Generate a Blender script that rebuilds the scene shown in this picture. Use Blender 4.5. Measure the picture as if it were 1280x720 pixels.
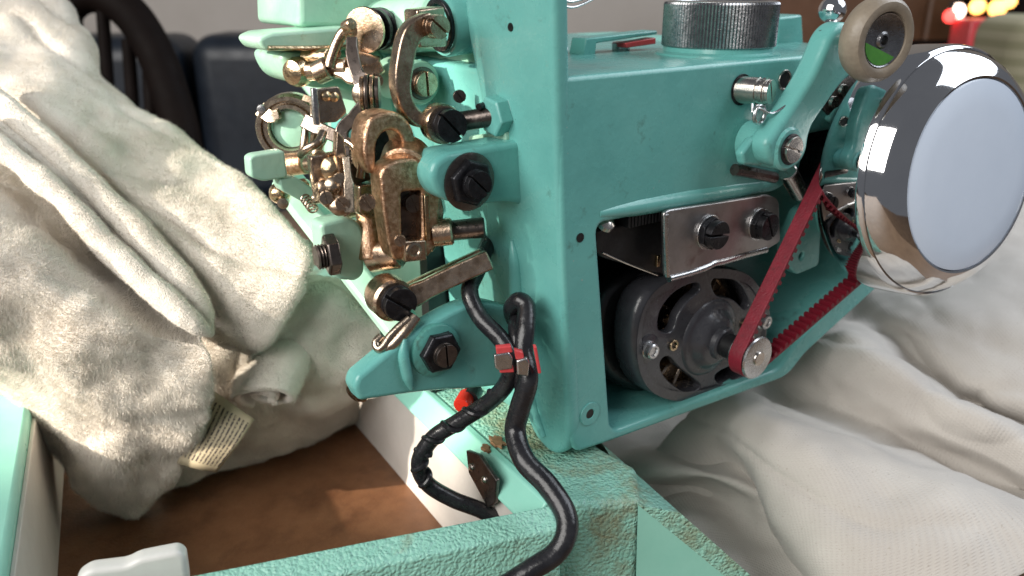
import bpy, bmesh, math, random
import numpy as np
from mathutils import Vector, Matrix, noise
random.seed(7); np.random.seed(7)
R_ = math.radians
scene = bpy.context.scene
for o in list(bpy.data.objects): bpy.data.objects.remove(o, do_unlink=True)

# ------------------------------------------------------------------ camera
CAM = Vector((0, 0, .312))
CR = Vector((.804, -.594, 0)); CD = Vector((-.2112, -.2858, -.9347)); CF = Vector((.5553, .7517, -.3554))
CR.normalize(); CF.normalize(); CD = CF.cross(CR); CD.normalize()
FPX = 1000.0
cd = bpy.data.cameras.new('camera'); cam = bpy.data.objects.new('camera', cd)
scene.collection.objects.link(cam)
rot = Matrix((CR, -CD, -CF)).transposed()
cam.matrix_world = Matrix.Translation(CAM) @ rot.to_4x4()
cd.sensor_width = 36; cd.lens = 36 * FPX / 1280; cd.clip_start = .02; cd.clip_end = 50
cd.dof.use_dof = True; cd.dof.focus_distance = .375; cd.dof.aperture_fstop = 8.5
scene.camera = cam

# ------------------------------------------------------------------ world + lamps
W = bpy.data.worlds.new('World'); scene.world = W; W.use_nodes = True
bg = W.node_tree.nodes['Background']; bg.inputs[0].default_value = (.86, .90, 1, 1); bg.inputs[1].default_value = .10

def look(o, target):
    o.rotation_euler = (Vector(target) - o.location).to_track_quat('-Z', 'Y').to_euler()
def area(name, loc, target, sx, sy, power, col):
    l = bpy.data.lights.new(name, 'AREA'); l.shape = 'RECTANGLE'; l.size = sx; l.size_y = sy; l.energy = power; l.color = col
    o = bpy.data.objects.new(name, l); scene.collection.objects.link(o); o.location = loc; look(o, target); return o
# sunlight falling in through a window on the left
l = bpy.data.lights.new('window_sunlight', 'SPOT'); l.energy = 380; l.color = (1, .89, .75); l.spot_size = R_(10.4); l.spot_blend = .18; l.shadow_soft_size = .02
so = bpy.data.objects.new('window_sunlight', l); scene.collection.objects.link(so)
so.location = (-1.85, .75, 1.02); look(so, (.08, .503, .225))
# dappled shade put into the lamp's strength as noise, no leaves modelled
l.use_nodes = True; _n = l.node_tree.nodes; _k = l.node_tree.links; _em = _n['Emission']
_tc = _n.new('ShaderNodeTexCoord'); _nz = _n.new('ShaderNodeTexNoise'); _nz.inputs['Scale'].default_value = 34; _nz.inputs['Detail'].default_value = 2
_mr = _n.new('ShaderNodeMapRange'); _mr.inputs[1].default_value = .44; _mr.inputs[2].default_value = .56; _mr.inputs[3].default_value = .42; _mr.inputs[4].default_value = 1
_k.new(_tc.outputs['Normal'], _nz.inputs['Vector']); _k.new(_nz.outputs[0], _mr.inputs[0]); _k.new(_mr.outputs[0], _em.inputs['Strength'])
# daylight windows
area('window_daylight_side', (-1.75, .02, 1.30), (.25, .35, .15), 2.0, 1.6, 50, (1, .97, .93))
area('window_daylight_front', (1.55, -.22, 1.30), (.42, .30, .12), 1.7, 1.2, 20, (.86, .92, 1))
scene.view_settings.view_transform = 'Standard'; scene.view_settings.look = 'None'
scene.view_settings.exposure = .5; scene.view_settings.gamma = 1; scene.view_settings.use_curve_mapping = False

# ------------------------------------------------------------------ helpers: picking points in the place
def ray(px, py): return CR * ((px - 640) / FPX) + CD * ((py - 360) / FPX) + CF
def P(px, py, d): return CAM + ray(px, py) * d
X = Vector((1, 0, 0)); Y = Vector((0, 1, 0)); Z = Vector((0, 0, 1))
class Fr:
    def __init__(s, o, u, v): s.o = Vector(o); s.u = u.normalized(); s.n = u.cross(v).normalized(); s.v = s.n.cross(s.u)
    def hit(s, px, py, h=0):
        r = ray(px, py); o = s.o + s.n * h
        return CAM + r * ((o - CAM).dot(s.n) / r.dot(s.n))
    def at(s, px, py, h=0):
        q = s.hit(px, py, h) - s.o; return (q.dot(s.u), q.dot(s.v))
    def pts(s, L, h=0): return [s.at(a[0], a[1], h) for a in L]
    def w(s, a, b, h=0): return s.o + s.u * a + s.v * b + s.n * h
YE = .257
E = Fr((0, YE, 0), X, Z)                                  # the end face of the machine
B = Fr((.209, 0, .3062), -Y, Vector((-.0763, 0, .997)))   # the underside flange
def EF(y): return Fr((0, y, 0), X, Z)
def ZP(px, py, z):
    r = ray(px, py); return CAM + r * ((z - CAM.z) / r.z)
def YP(px, py, y):
    r = ray(px, py); return CAM + r * ((y - CAM.y) / r.y)
def XP(px, py, x):
    r = ray(px, py); return CAM + r * ((x - CAM.x) / r.x)

# ------------------------------------------------------------------ materials
MATS = {}
def nt(name):
    m = bpy.data.materials.new(name); m.use_nodes = True; MATS[name] = m
    t = m.node_tree; return m, t.nodes, t.links, t.nodes['Principled BSDF']
def N(ns, ty, **k):
    n = ns.new(ty)
    for a, b in k.items():
        if a in n.inputs: n.inputs[a].default_value = b
        else: setattr(n, a, b)
    return n
def ramp(ns, lk, src, stops):
    r = ns.new('ShaderNodeValToRGB'); e = r.color_ramp.elements
    while len(e) > 1: e.remove(e[-1])
    e[0].position, e[0].color = stops[0][0], (*stops[0][1], 1)
    for p, c in stops[1:]:
        q = e.new(p); q.color = (*c, 1)
    lk.new(src, r.inputs[0]); return r.outputs[0]
def g(v): return (v, v, v)
def mat(name, cols, rough=.4, metal=0, scale=60, detail=6, bump=0, bscale=300, rvar=.12, coat=0, spots=None, sheen=0, fine=None):
    """cols: 2-3 colours mixed by noise; spots = (colour, scale, lo, hi) wear with a shape of its own"""
    m, ns, lk, b = nt(name)
    tc = ns.new('ShaderNodeTexCoord'); co = tc.outputs['Object']
    n1 = N(ns, 'ShaderNodeTexNoise', Scale=scale, Detail=detail, Roughness=.65); lk.new(co, n1.inputs['Vector'])
    k = len(cols)
    c = ramp(ns, lk, n1.outputs[0], [(.32 + .36 * i / max(1, k - 1), cols[i]) for i in range(k)])
    if spots:
        col, sc, lo, hi = spots
        n2 = N(ns, 'ShaderNodeTexNoise', Scale=sc, Detail=8, Roughness=.7); lk.new(co, n2.inputs['Vector'])
        f = ramp(ns, lk, n2.outputs[0], [(lo, g(0)), (hi, g(1))])
        mx = N(ns, 'ShaderNodeMix', data_type='RGBA'); lk.new(f, mx.inputs[0]); lk.new(c, mx.inputs[6]); mx.inputs[7].default_value = (*col, 1); c = mx.outputs[2]
    lk.new(c, b.inputs['Base Color'])
    mr = N(ns, 'ShaderNodeMapRange'); mr.inputs[3].default_value = max(.02, rough - rvar); mr.inputs[4].default_value = rough + rvar
    n3 = N(ns, 'ShaderNodeTexNoise', Scale=scale * 2.3, Detail=5); lk.new(co, n3.inputs['Vector']); lk.new(n3.outputs[0], mr.inputs[0])
    lk.new(mr.outputs[0], b.inputs['Roughness'])
    b.inputs['Metallic'].default_value = metal
    if coat: b.inputs['Coat Weight'].default_value = coat; b.inputs['Coat Roughness'].default_value = .12
    if sheen: b.inputs['Sheen Weight'].default_value = sheen
    if bump:
        n4 = N(ns, 'ShaderNodeTexNoise', Scale=bscale, Detail=4); lk.new(co, n4.inputs['Vector'])
        bp = N(ns, 'ShaderNodeBump', Strength=bump, Distance=.001); lk.new(n4.outputs[0], bp.inputs['Height']); lk.new(bp.outputs[0], b.inputs['Normal'])
    return m
PAINT = [(.122, .385, .355), (.142, .425, .390), (.160, .450, .410)]
mat('paint', PAINT, .28, scale=25, bump=.12, bscale=420, spots=((.075, .16, .13), 60, .61, .76), rvar=.14)
def wear(name):
    """chips, dust specks and soft casting waves in the enamel"""
    m = MATS[name]; ns = m.node_tree.nodes; lk = m.node_tree.links; b = ns['Principled BSDF']; tc = ns.new('ShaderNodeTexCoord'); co = tc.outputs['Object']
    src = b.inputs['Base Color'].links[0].from_socket
    for sc, lo, hi, col in ((260, .735, .76, (.05, .055, .05)), (520, .72, .76, (.42, .44, .40)), (18, .60, .80, (.085, .27, .25))):
        n = N(ns, 'ShaderNodeTexNoise', Scale=sc, Detail=4, Roughness=.6); lk.new(co, n.inputs['Vector'])
        f = ramp(ns, lk, n.outputs[0], [(lo, g(0)), (hi, g(.8 if sc > 100 else .45))])
        mx = N(ns, 'ShaderNodeMix', data_type='RGBA'); lk.new(f, mx.inputs[0]); lk.new(src, mx.inputs[6]); mx.inputs[7].default_value = (*col, 1); src = mx.outputs[2]
    lk.new(src, b.inputs['Base Color'])
    bp = [n for n in ns if n.type == 'BUMP'][0]; n = N(ns, 'ShaderNodeTexNoise', Scale=55, Detail=3); lk.new(co, n.inputs['Vector'])
    b2 = N(ns, 'ShaderNodeBump', Strength=.35, Distance=.0012); lk.new(n.outputs[0], b2.inputs['Height']); lk.new(b2.outputs[0], bp.inputs['Normal'])
wear('paint')
mat('paint_sunlit', [(.28, .54, .41), (.35, .60, .47), (.42, .64, .50)], .32, scale=30, bump=.2, bscale=350, spots=((.22, .17, .07), 55, .60, .74))  # paler copy of the turquoise enamel, sunlight put into its colour
mat('paint_greasy', [(.09, .32, .28), (.12, .38, .33)], .34, scale=40, bump=.25, bscale=300, spots=((.05, .045, .03), 45, .54, .70))
mat('bronze', [(.30, .20, .13), (.54, .40, .29), (.72, .58, .45)], .27, 1, scale=130, bump=.10, bscale=900, spots=((.09, .06, .04), 100, .60, .74))
mat('copper', [(.36, .20, .11), (.60, .38, .24), (.84, .62, .44)], .33, 1, scale=420, detail=8, bump=.4, bscale=1400, spots=((.10, .05, .025), 160, .58, .72))
mat('brass', [(.46, .33, .19), (.74, .58, .38)], .22, 1, scale=150, bump=.2, bscale=700)
mat('steel', [(.46, .42, .38), (.66, .61, .56)], .24, 1, scale=120, bump=.06, bscale=900, spots=((.16, .12, .09), 140, .62, .76))
mat('aged_steel', [(.34, .27, .20), (.60, .50, .40)], .27, 1, scale=110, bump=.08, bscale=900, spots=((.14, .09, .055), 110, .54, .70))
mat('dark_steel', [(.08, .07, .065), (.17, .14, .125)], .30, .9, scale=150, bump=.10, bscale=800, spots=((.20, .12, .07), 130, .62, .74))
mat('black_metal', [(.012, .012, .014), (.035, .035, .04)], .30, .6, scale=250, bump=.2, bscale=700, spots=((.10, .09, .085), 300, .64, .74))
mat('gunmetal', [(.25, .25, .255), (.36, .36, .37)], .28, 1, scale=200, bump=.15, bscale=900)
mat('bright_steel', [(.50, .50, .50), (.60, .60, .60)], .27, 1, scale=160, bump=.08, bscale=1200)
mat('satin_plate', [(.36, .345, .34), (.50, .48, .475)], .36, 1, scale=60, bump=.15, bscale=900, spots=((.22, .15, .14), 40, .56, .72))
mat('chrome', [(.74, .74, .75), (.80, .80, .80)], .055, 1, scale=40, rvar=.025, spots=((.5, .49, .47), 90, .68, .80))
mat('motor_paint', [(.034, .035, .041), (.052, .052, .059)], .30, scale=90, bump=.2, bscale=400, coat=.3, spots=((.11, .105, .10), 170, .63, .74))
mat('black_plastic', [(.006, .006, .007), (.014, .014, .015)], .38, scale=80, bump=.2, bscale=300)
mat('cable_jacket', [(.008, .008, .010), (.022, .022, .025)], .26, scale=90, bump=.35, bscale=260, spots=((.10, .095, .085), 210, .63, .74))
mat('belt_red', [(.14, .006, .016), (.21, .010, .024)], .50, scale=150, bump=.3, bscale=900, spots=((.055, .012, .014), 130, .58, .74))
mat('red_plastic', [(.62, .02, .01), (.70, .04, .02)], .28, scale=80)
mat('clip_red', [(.55, .05, .06), (.62, .08, .08)], .35, scale=80)
mat('enamel_white', [(.64, .73, .86), (.68, .77, .90)], .16, scale=25, rvar=.05, spots=((.25, .25, .26), 160, .75, .78))
mat('rubber_tan', [(.20, .165, .125), (.30, .25, .19)], .42, scale=90, bump=.2, bscale=500, spots=((.12, .09, .07), 90, .6, .75))
mat('green_reflection', [(.05, .22, .03), (.08, .30, .04)], .7, scale=200)  # colour of a reflection painted on the wheel cap
mat('lining', [(.56, .52, .48), (.64, .60, .56)], .6, scale=30, bump=.2, bscale=200, spots=((.40, .35, .30), 18, .60, .78))
mat('case_smooth', [(.26, .60, .49), (.30, .64, .53)], .33, scale=30, bump=.1, bscale=300, spots=((.30, .34, .25), 40, .66, .80))
mat('hardboard', [(.135, .058, .026), (.175, .078, .036), (.20, .094, .044)], .5, scale=60, detail=12, bump=.3, bscale=700, spots=((.085, .035, .016), 26, .52, .72))
mat('torn_edge', [(.14, .07, .03), (.24, .14, .07)], .8, scale=200, bump=.6, bscale=500)
mat('white_plastic', [(.66, .66, .62), (.72, .72, .68)], .36, scale=40, bump=.15, bscale=200, spots=((.48, .44, .36), 60, .62, .78))
mat('plush', [(.74, .68, .60), (.83, .78, .70)], .9, scale=45, sheen=.25, bump=.8, bscale=1100)
mat('wall_paint', [(.66, .60, .54), (.71, .65, .59)], .8, scale=6)
mat('navy_leather', [(.006, .010, .017), (.012, .018, .028)], .42, scale=20, bump=.3, bscale=60)
mat('dark_wood', [(.004, .002, .0016), (.007, .0035, .0025)], .7, scale=20)
MATS['dark_wood'].node_tree.nodes['Principled BSDF'].inputs['Specular IOR Level'].default_value = .12
mat('brown_wood', [(.10, .045, .02), (.15, .07, .035)], .5, scale=15)
mat('room_floor', [(.10, .06, .035), (.14, .09, .055)], .5, scale=8)
mat('table_wood', [(.16, .10, .06), (.22, .14, .085)], .5, scale=12)
mat('black_cloth', [(.008, .008, .01), (.015, .015, .017)], .8, scale=40)

def stained_vinyl():
    m, ns, lk, b = nt('vinyl')
    tc = ns.new('ShaderNodeTexCoord'); co = tc.outputs['Object']
    nd = N(ns, 'ShaderNodeTexNoise', Scale=160, Detail=3); lk.new(co, nd.inputs['Vector'])
    mx = N(ns, 'ShaderNodeMix', data_type='RGBA'); mx.inputs[0].default_value = .004; lk.new(co, mx.inputs[6]); lk.new(nd.outputs[1], mx.inputs[7])
    v = N(ns, 'ShaderNodeTexVoronoi', feature='SMOOTH_F1', Scale=560); v.inputs['Smoothness'].default_value = .35; lk.new(mx.outputs[2], v.inputs['Vector'])
    n2 = N(ns, 'ShaderNodeTexNoise', Scale=330, Detail=5, Distortion=.4); lk.new(co, n2.inputs['Vector'])
    ad = N(ns, 'ShaderNodeMath', operation='ADD'); lk.new(v.outputs[0], ad.inputs[0]); lk.new(n2.outputs[0], ad.inputs[1])
    bp = N(ns, 'ShaderNodeBump', Strength=.85, Distance=.0011, invert=True); lk.new(ad.outputs[0], bp.inputs['Height']); lk.new(bp.outputs[0], b.inputs['Normal'])
    n1 = N(ns, 'ShaderNodeTexNoise', Scale=25, Detail=5); lk.new(co, n1.inputs['Vector'])
    c = ramp(ns, lk, n1.outputs[0], [(.3, (.24, .52, .42)), (.7, (.30, .60, .49))])
    n3 = N(ns, 'ShaderNodeTexNoise', Scale=42, Detail=9, Roughness=.72); lk.new(co, n3.inputs['Vector'])
    # rust-brown stains only round the corner of the case
    gr = N(ns, 'ShaderNodeSeparateXYZ'); lk.new(co, gr.inputs[0])
    mr = N(ns, 'ShaderNodeMapRange'); mr.inputs[1].default_value = .18; mr.inputs[2].default_value = .225; lk.new(gr.outputs[0], mr.inputs[0])
    ml = N(ns, 'ShaderNodeMath', operation='MULTIPLY'); lk.new(mr.outputs[0], ml.inputs[0]); ml.inputs[1].default_value = .15
    a2 = N(ns, 'ShaderNodeMath', operation='ADD'); lk.new(n3.outputs[0], a2.inputs[0]); lk.new(ml.outputs[0], a2.inputs[1])
    f = ramp(ns, lk, a2.outputs[0], [(.60, g(0)), (.80, g(.85))])
    m2 = N(ns, 'ShaderNodeMix', data_type='RGBA'); lk.new(f, m2.inputs[0]); lk.new(c, m2.inputs[6]); m2.inputs[7].default_value = (.24, .21, .11, 1)
    lk.new(m2.outputs[2], b.inputs['Base Color']); b.inputs['Roughness'].default_value = .36
stained_vinyl()
def canvas_mat():
    m, ns, lk, b = nt('canvas')
    tc = ns.new('ShaderNodeTexCoord'); co = tc.outputs['UV']
    hs = []
    for ang in (0, 90):
        mp = N(ns, 'ShaderNodeMapping'); mp.inputs['Rotation'].default_value = (0, 0, R_(ang + 12)); lk.new(co, mp.inputs[0])
        wv = N(ns, 'ShaderNodeTexWave', Scale=150, Distortion=.6, Detail=1); lk.new(mp.outputs[0], wv.inputs[0]); hs.append(wv.outputs[1])
    ad = N(ns, 'ShaderNodeMath', operation='MULTIPLY'); lk.new(hs[0], ad.inputs[0]); lk.new(hs[1], ad.inputs[1])
    bp = N(ns, 'ShaderNodeBump', Strength=.55, Distance=.0004); lk.new(ad.outputs[0], bp.inputs['Height']); lk.new(bp.outputs[0], b.inputs['Normal'])
    n1 = N(ns, 'ShaderNodeTexNoise', Scale=30, Detail=6); lk.new(tc.outputs['Object'], n1.inputs[0])
    c = ramp(ns, lk, n1.outputs[0], [(.3, (.49, .455, .415)), (.7, (.56, .525, .48))])
    n2 = N(ns, 'ShaderNodeTexNoise', Scale=700, Detail=2); lk.new(tc.outputs['Object'], n2.inputs[0])
    f = ramp(ns, lk, n2.outputs[0], [(.66, g(0)), (.74, g(.5))])
    m2 = N(ns, 'ShaderNodeMix', data_type='RGBA'); lk.new(f, m2.inputs[0]); lk.new(c, m2.inputs[6]); m2.inputs[7].default_value = (.33, .28, .23, 1)
    lk.new(m2.outputs[2], b.inputs['Base Color']); b.inputs['Roughness'].default_value = .85; b.inputs['Sheen Weight'].default_value = .15
canvas_mat()
def tag_mat():
    m, ns, lk, b = nt('care_print')
    tc = ns.new('ShaderNodeTexCoord')
    mp = N(ns, 'ShaderNodeMapping'); mp.inputs['Scale'].default_value = (9, 11, 1); lk.new(tc.outputs['UV'], mp.inputs[0])
    br = N(ns, 'ShaderNodeTexBrick', offset=.37); br.inputs['Scale'].default_value = 1; br.inputs['Mortar Size'].default_value = .0
    br.inputs['Color1'].default_value = (0, 0, 0, 1); br.inputs['Color2'].default_value = (1, 1, 1, 1)
    sx = N(ns, 'ShaderNodeSeparateXYZ'); lk.new(mp.outputs[0], sx.inputs[0])
    fr = N(ns, 'ShaderNodeMath', operation='FRACT'); lk.new(sx.outputs[1], fr.inputs[0])
    lt = N(ns, 'ShaderNodeMath', operation='LESS_THAN'); lk.new(fr.outputs[0], lt.inputs[0]); lt.inputs[1].default_value = .45
    mp2 = N(ns, 'ShaderNodeMapping'); mp2.inputs['Scale'].default_value = (3.1, 1.4, 1); fl = N(ns, 'ShaderNodeVectorMath', operation='MULTIPLY_ADD'); fl.inputs[1].default_value = (1, 1.0, 1); lk.new(mp.outputs[0], fl.inputs[0]); lk.new(fl.outputs[0], mp2.inputs[0])
    n1 = N(ns, 'ShaderNodeTexNoise', Scale=1.6, Detail=4); lk.new(mp2.outputs[0], n1.inputs[0])
    gt = N(ns, 'ShaderNodeMath', operation='GREATER_THAN'); lk.new(n1.outputs[0], gt.inputs[0]); gt.inputs[1].default_value = .45
    ml = N(ns, 'ShaderNodeMath', operation='MULTIPLY'); lk.new(lt.outputs[0], ml.inputs[0]); lk.new(gt.outputs[0], ml.inputs[1])
    s2 = N(ns, 'ShaderNodeSeparateXYZ'); lk.new(tc.outputs['UV'], s2.inputs[0])
    a = N(ns, 'ShaderNodeMath', operation='SUBTRACT'); lk.new(s2.outputs[0], a.inputs[0]); a.inputs[1].default_value = .5
    ab = N(ns, 'ShaderNodeMath', operation='ABSOLUTE'); lk.new(a.outputs[0], ab.inputs[0])
    l2 = N(ns, 'ShaderNodeMath', operation='LESS_THAN'); lk.new(ab.outputs[0], l2.inputs[0]); l2.inputs[1].default_value = .40
    m3 = N(ns, 'ShaderNodeMath', operation='MULTIPLY'); lk.new(ml.outputs[0], m3.inputs[0]); lk.new(l2.outputs[0], m3.inputs[1])
    mx = N(ns, 'ShaderNodeMix', data_type='RGBA'); lk.new(m3.outputs[0], mx.inputs[0]); mx.inputs[6].default_value = (.47, .40, .27, 1); mx.inputs[7].default_value = (.07, .055, .05, 1)
    lk.new(mx.outputs[2], b.inputs['Base Color']); b.inputs['Roughness'].default_value = .7
tag_mat()
def stripe_mat():
    m, ns, lk, b = nt('striped_cloth')
    tc = ns.new('ShaderNodeTexCoord'); sx = N(ns, 'ShaderNodeSeparateXYZ'); lk.new(tc.outputs['Object'], sx.inputs[0])
    ml = N(ns, 'ShaderNodeMath', operation='MULTIPLY'); lk.new(sx.outputs[2], ml.inputs[0]); ml.inputs[1].default_value = 38
    fr = N(ns, 'ShaderNodeMath', operation='FRACT'); lk.new(ml.outputs[0], fr.inputs[0])
    c = ramp(ns, lk, fr.outputs[0], [(.45, (.22, .21, .13)), (.55, (.30, .28, .19))]); lk.new(c, b.inputs['Base Color']); b.inputs['Roughness'].default_value = .9
stripe_mat()
def glow(name, col, s):
    m, ns, lk, b = nt(name); b.inputs['Base Color'].default_value = (*col, 1); b.inputs['Emission Color'].default_value = (*col, 1); b.inputs['Emission Strength'].default_value = s
glow('lamp_red', (1, .06, .05), 3.2); glow('lamp_yellow', (1, .50, .12), 3.2); glow('lamp_white', (1, .75, .6), 4)

# ------------------------------------------------------------------ object helpers
COL = scene.collection
def link(me, name, material, parent=None):
    o = bpy.data.objects.new(name, me)
    if material: me.materials.clear(); me.materials.append(MATS[material])
    COL.objects.link(o)
    if parent is not None:
        o.parent = parent; o.matrix_parent_inverse = WORLD[parent.name].inverted()
    WORLD[o.name] = Matrix.Identity(4)
    return o
WORLD = {}
def empty(name, loc):
    o = bpy.data.objects.new(name, None); COL.objects.link(o); o.location = loc; o.empty_display_size = .02
    WORLD[o.name] = Matrix.Translation(loc); return o
def tag(o, label=None, cat=None, group=None, kind=None):
    for k, v in (('label', label), ('category', cat), ('group', group), ('kind', kind)):
        if v: o[k] = v
    return o
def smooth(me, ang=35):
    me.polygons.foreach_set('use_smooth', [True] * len(me.polygons)); me.set_sharp_from_angle(angle=R_(ang)); me.update()
def bevel(o, w, seg=2, ang=35):
    b = o.modifiers.new('bevel', 'BEVEL'); b.width = w; b.segments = seg; b.limit_method = 'ANGLE'; b.angle_limit = R_(ang); b.harden_normals = False
    return o
def basis(ax, ref=None):
    ax = Vector(ax).normalized(); r = ref or (Z if abs(ax.z) < .9 else X)
    u = (Vector(r) - ax * ax.dot(Vector(r))).normalized(); return u, ax.cross(u), ax
class MB:
    def __init__(s): s.v = []; s.f = []
    def add(s, vs, fs):
        k = len(s.v); s.v += [tuple(q) for q in vs]; s.f += [tuple(k + i for i in f) for f in fs]; return s
    def lathe(s, o, ax, prof, seg=32, ref=None, a0=0):
        u, w, ax = basis(ax, ref); o = Vector(o); vs = []; fs = []; rings = []
        for r, h in prof:
            if r <= 1e-7: rings.append([len(vs)]); vs.append(o + ax * h)
            else:
                rings.append(list(range(len(vs), len(vs) + seg)))
                for i in range(seg):
                    a = a0 + 2 * math.pi * i / seg; vs.append(o + ax * h + (u * math.cos(a) + w * math.sin(a)) * r)
        for A, C in zip(rings, rings[1:]):
            for i in range(seg):
                j = (i + 1) % seg
                if len(A) == 1 and len(C) == 1: continue
                if len(A) == 1: fs.append((A[0], C[j], C[i])[::-1])
                elif len(C) == 1: fs.append((A[i], A[j], C[0]))
                else: fs.append((A[i], A[j], C[j], C[i]))
        return s.add(vs, fs)
    def cyl(s, a, b, r, seg=28, r2=None, ch=None):
        a = Vector(a); b = Vector(b); h = (b - a).length; r2 = r if r2 is None else r2; c = min(r, r2, h) * .12 if ch is None else ch
        return s.lathe(a, b - a, [(0, 0), (r - c, 0), (r, c), (r2, h - c), (r2 - c, h), (0, h)], seg)
    def box(s, o, hx, hy, hz):
        o = Vector(o); vs = [o + hx * i + hy * j + hz * k for i in (-1, 1) for j in (-1, 1) for k in (-1, 1)]
        return s.add(vs, [(0, 1, 3, 2), (4, 6, 7, 5), (0, 4, 5, 1), (2, 3, 7, 6), (0, 2, 6, 4), (1, 5, 7, 3)])
    def prism(s, pts, ext):
        """pts: world polygon, ext: extrusion vector"""
        n = len(pts); ext = Vector(ext); pts = [Vector(p) for p in pts]
        vs = pts + [p + ext for p in pts]
        nr = sum(((pts[i] - pts[0]).cross(pts[(i + 1) % n] - pts[0]) for i in range(n)), Vector())
        fs = [tuple(range(n)), tuple(range(2 * n - 1, n - 1, -1))] + [(i, i + n, (i + 1) % n + n, (i + 1) % n) for i in range(n)]
        if nr.dot(ext) > 0: fs = [f[::-1] for f in fs]
        return s.add(vs, fs)
    def tube(s, pts, r, seg=14, n=10, rr=None, closed=False, flat=1.0, ref=None):
        q = crom([Vector(p) for p in pts], n, closed) if n > 1 else [Vector(p) for p in pts]
        m = len(q); rad = [r] * m if rr is None else [float(np.interp(i / (m - 1), np.linspace(0, 1, len(rr)), rr)) for i in range(m)]
        T = [(q[(i + 1) % m] - q[i - 1] if closed else q[min(i + 1, m - 1)] - q[max(i - 1, 0)]).normalized() for i in range(m)]
        u = basis(T[0], ref)[0]; vs = []; fs = []
        for i in range(m):
            u = (u - T[i] * u.dot(T[i])).normalized(); w = T[i].cross(u)
            for k in range(seg):
                a = 2 * math.pi * k / seg; vs.append(q[i] + (u * math.cos(a) + w * math.sin(a) * flat) * rad[i])
        for i in range(m if closed else m - 1):
            for k in range(seg):
                k2 = (k + 1) % seg; i2 = (i + 1) % m; fs.append((i * seg + k, i * seg + k2, i2 * seg + k2, i2 * seg + k))
        if not closed:
            fs.append(tuple(range(seg))[::-1]); fs.append(tuple(range((m - 1) * seg, m * seg)))
        return s.add(vs, fs)
    def build(s, name, material, parent=None, ang=35, bev=0, seg=2):
        me = bpy.data.meshes.new(name); me.from_pydata(s.v, [], s.f); me.update()
        smooth(me, ang); o = link(me, name, material, parent)
        if bev: bevel(o, bev, seg)
        return o
def crom(P_, n, closed=False):
    out = []; m = len(P_)
    rng = range(m) if closed else range(m - 1)
    for i in rng:
        if closed: a, b, c, d = P_[i - 1], P_[i], P_[(i + 1) % m], P_[(i + 2) % m]
        else:
            b, c = P_[i], P_[i + 1]; a = P_[i - 1] if i else b * 2 - c; d = P_[i + 2] if i + 2 < m else c * 2 - b
        for k in range(n):
            t = k / n; out.append(.5 * ((2 * b) + (c - a) * t + (2 * a - 5 * b + 4 * c - d) * t * t + (3 * b - a - 3 * c + d) * t ** 3))
    if not closed: out.append(P_[-1])
    return out
def rnd(pts, r, n=5):
    """round the corners of a closed 2D outline"""
    out = []; m = len(pts)
    for i in range(m):
        a, b, c = (Vector(pts[j % m]).to_2d() for j in (i - 1, i, i + 1)); rr = r[i] if isinstance(r, (list, tuple)) else r
        d1 = (a - b); d2 = (c - b); L = min(rr, d1.length * .48, d2.length * .48)
        p, q = b + d1.normalized() * L, b + d2.normalized() * L
        for k in range(n + 1):
            t = k / n; out.append(tuple(p * (1 - t) ** 2 + b * 2 * t * (1 - t) + q * t * t))
    return out
def circ(c, r, n=28, ry=None): return [(c[0] + r * math.cos(2 * math.pi * k / n), c[1] + (ry or r) * math.sin(2 * math.pi * k / n)) for k in range(n)]
def soft(pts, n=6): return [(p.x, p.y) for p in crom([Vector((a, b, 0)) for a, b in pts], n, True)]
def plate(name, fr, outline, holes, h0, h1, material, parent=None, bev=.0008, bres=2, ang=40):
    cu = bpy.data.curves.new('tmp', 'CURVE'); cu.dimensions = '2D'; cu.fill_mode = 'BOTH'
    t = abs(h1 - h0); bev = min(bev, t * .45); cu.extrude = t / 2 - bev; cu.bevel_depth = bev; cu.bevel_resolution = bres; cu.offset = -bev
    for L in [outline] + list(holes):
        sp = cu.splines.new('POLY'); sp.points.add(len(L) - 1); sp.use_cyclic_u = True
        for p, q in zip(sp.points, L): p.co = (q[0], q[1], 0, 1)
    ob = bpy.data.objects.new('tmp', cu); me = bpy.data.meshes.new_from_object(ob); me.name = name
    bpy.data.objects.remove(ob); bpy.data.curves.remove(cu)
    M = Matrix((fr.u, fr.v, fr.n)).transposed().to_4x4(); M.translation = fr.o + fr.n * ((h0 + h1) / 2)
    me.transform(M); smooth(me, ang)
    return link(me, name, material, parent)
def screw(name, o, ax, r, h, slot, material, parent, hexa=False, slotw=.2, dome=0):
    """slotted head: a drum with two half discs on top, so that the slot is a real groove"""
    u, w, ax = basis(ax); o = Vector(o); mb = MB(); hb = h * .4
    if hexa: mb.lathe(o, ax, [(0, 0), (r * .98, 0), (r, r * .03), (r, hb), (0, hb)], 6, a0=slot * .7)
    else: mb.lathe(o, ax, [(0, 0), (r * .97, 0), (r, r * .03), (r, hb), (0, hb)], 32)
    sd = u * math.cos(slot) + w * math.sin(slot); pd = ax.cross(sd); rt = r * (.97 if not hexa else .84)
    for sg in (-1, 1):
        g0 = slotw * r / 2; a1 = math.asin(g0 / rt); pts = []
        for k in range(17):
            a = a1 + (math.pi - 2 * a1) * k / 16; pts.append(o + ax * (hb - .00005) + sd * (rt * math.cos(a)) + pd * (sg * rt * math.sin(a)))
        mb.prism(pts, ax * (h - hb))
    return mb.build(name, material, parent, bev=r * .06, seg=2)
def nut(name, o, ax, r, h, material, parent, a0=0):
    mb = MB().lathe(o, ax, [(0, 0), (r * .96, 0), (r, r * .06), (r, h - r * .08), (r * .88, h), (0, h)], 6, a0=a0); return mb.build(name, material, parent, bev=r * .04, ang=25)
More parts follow.
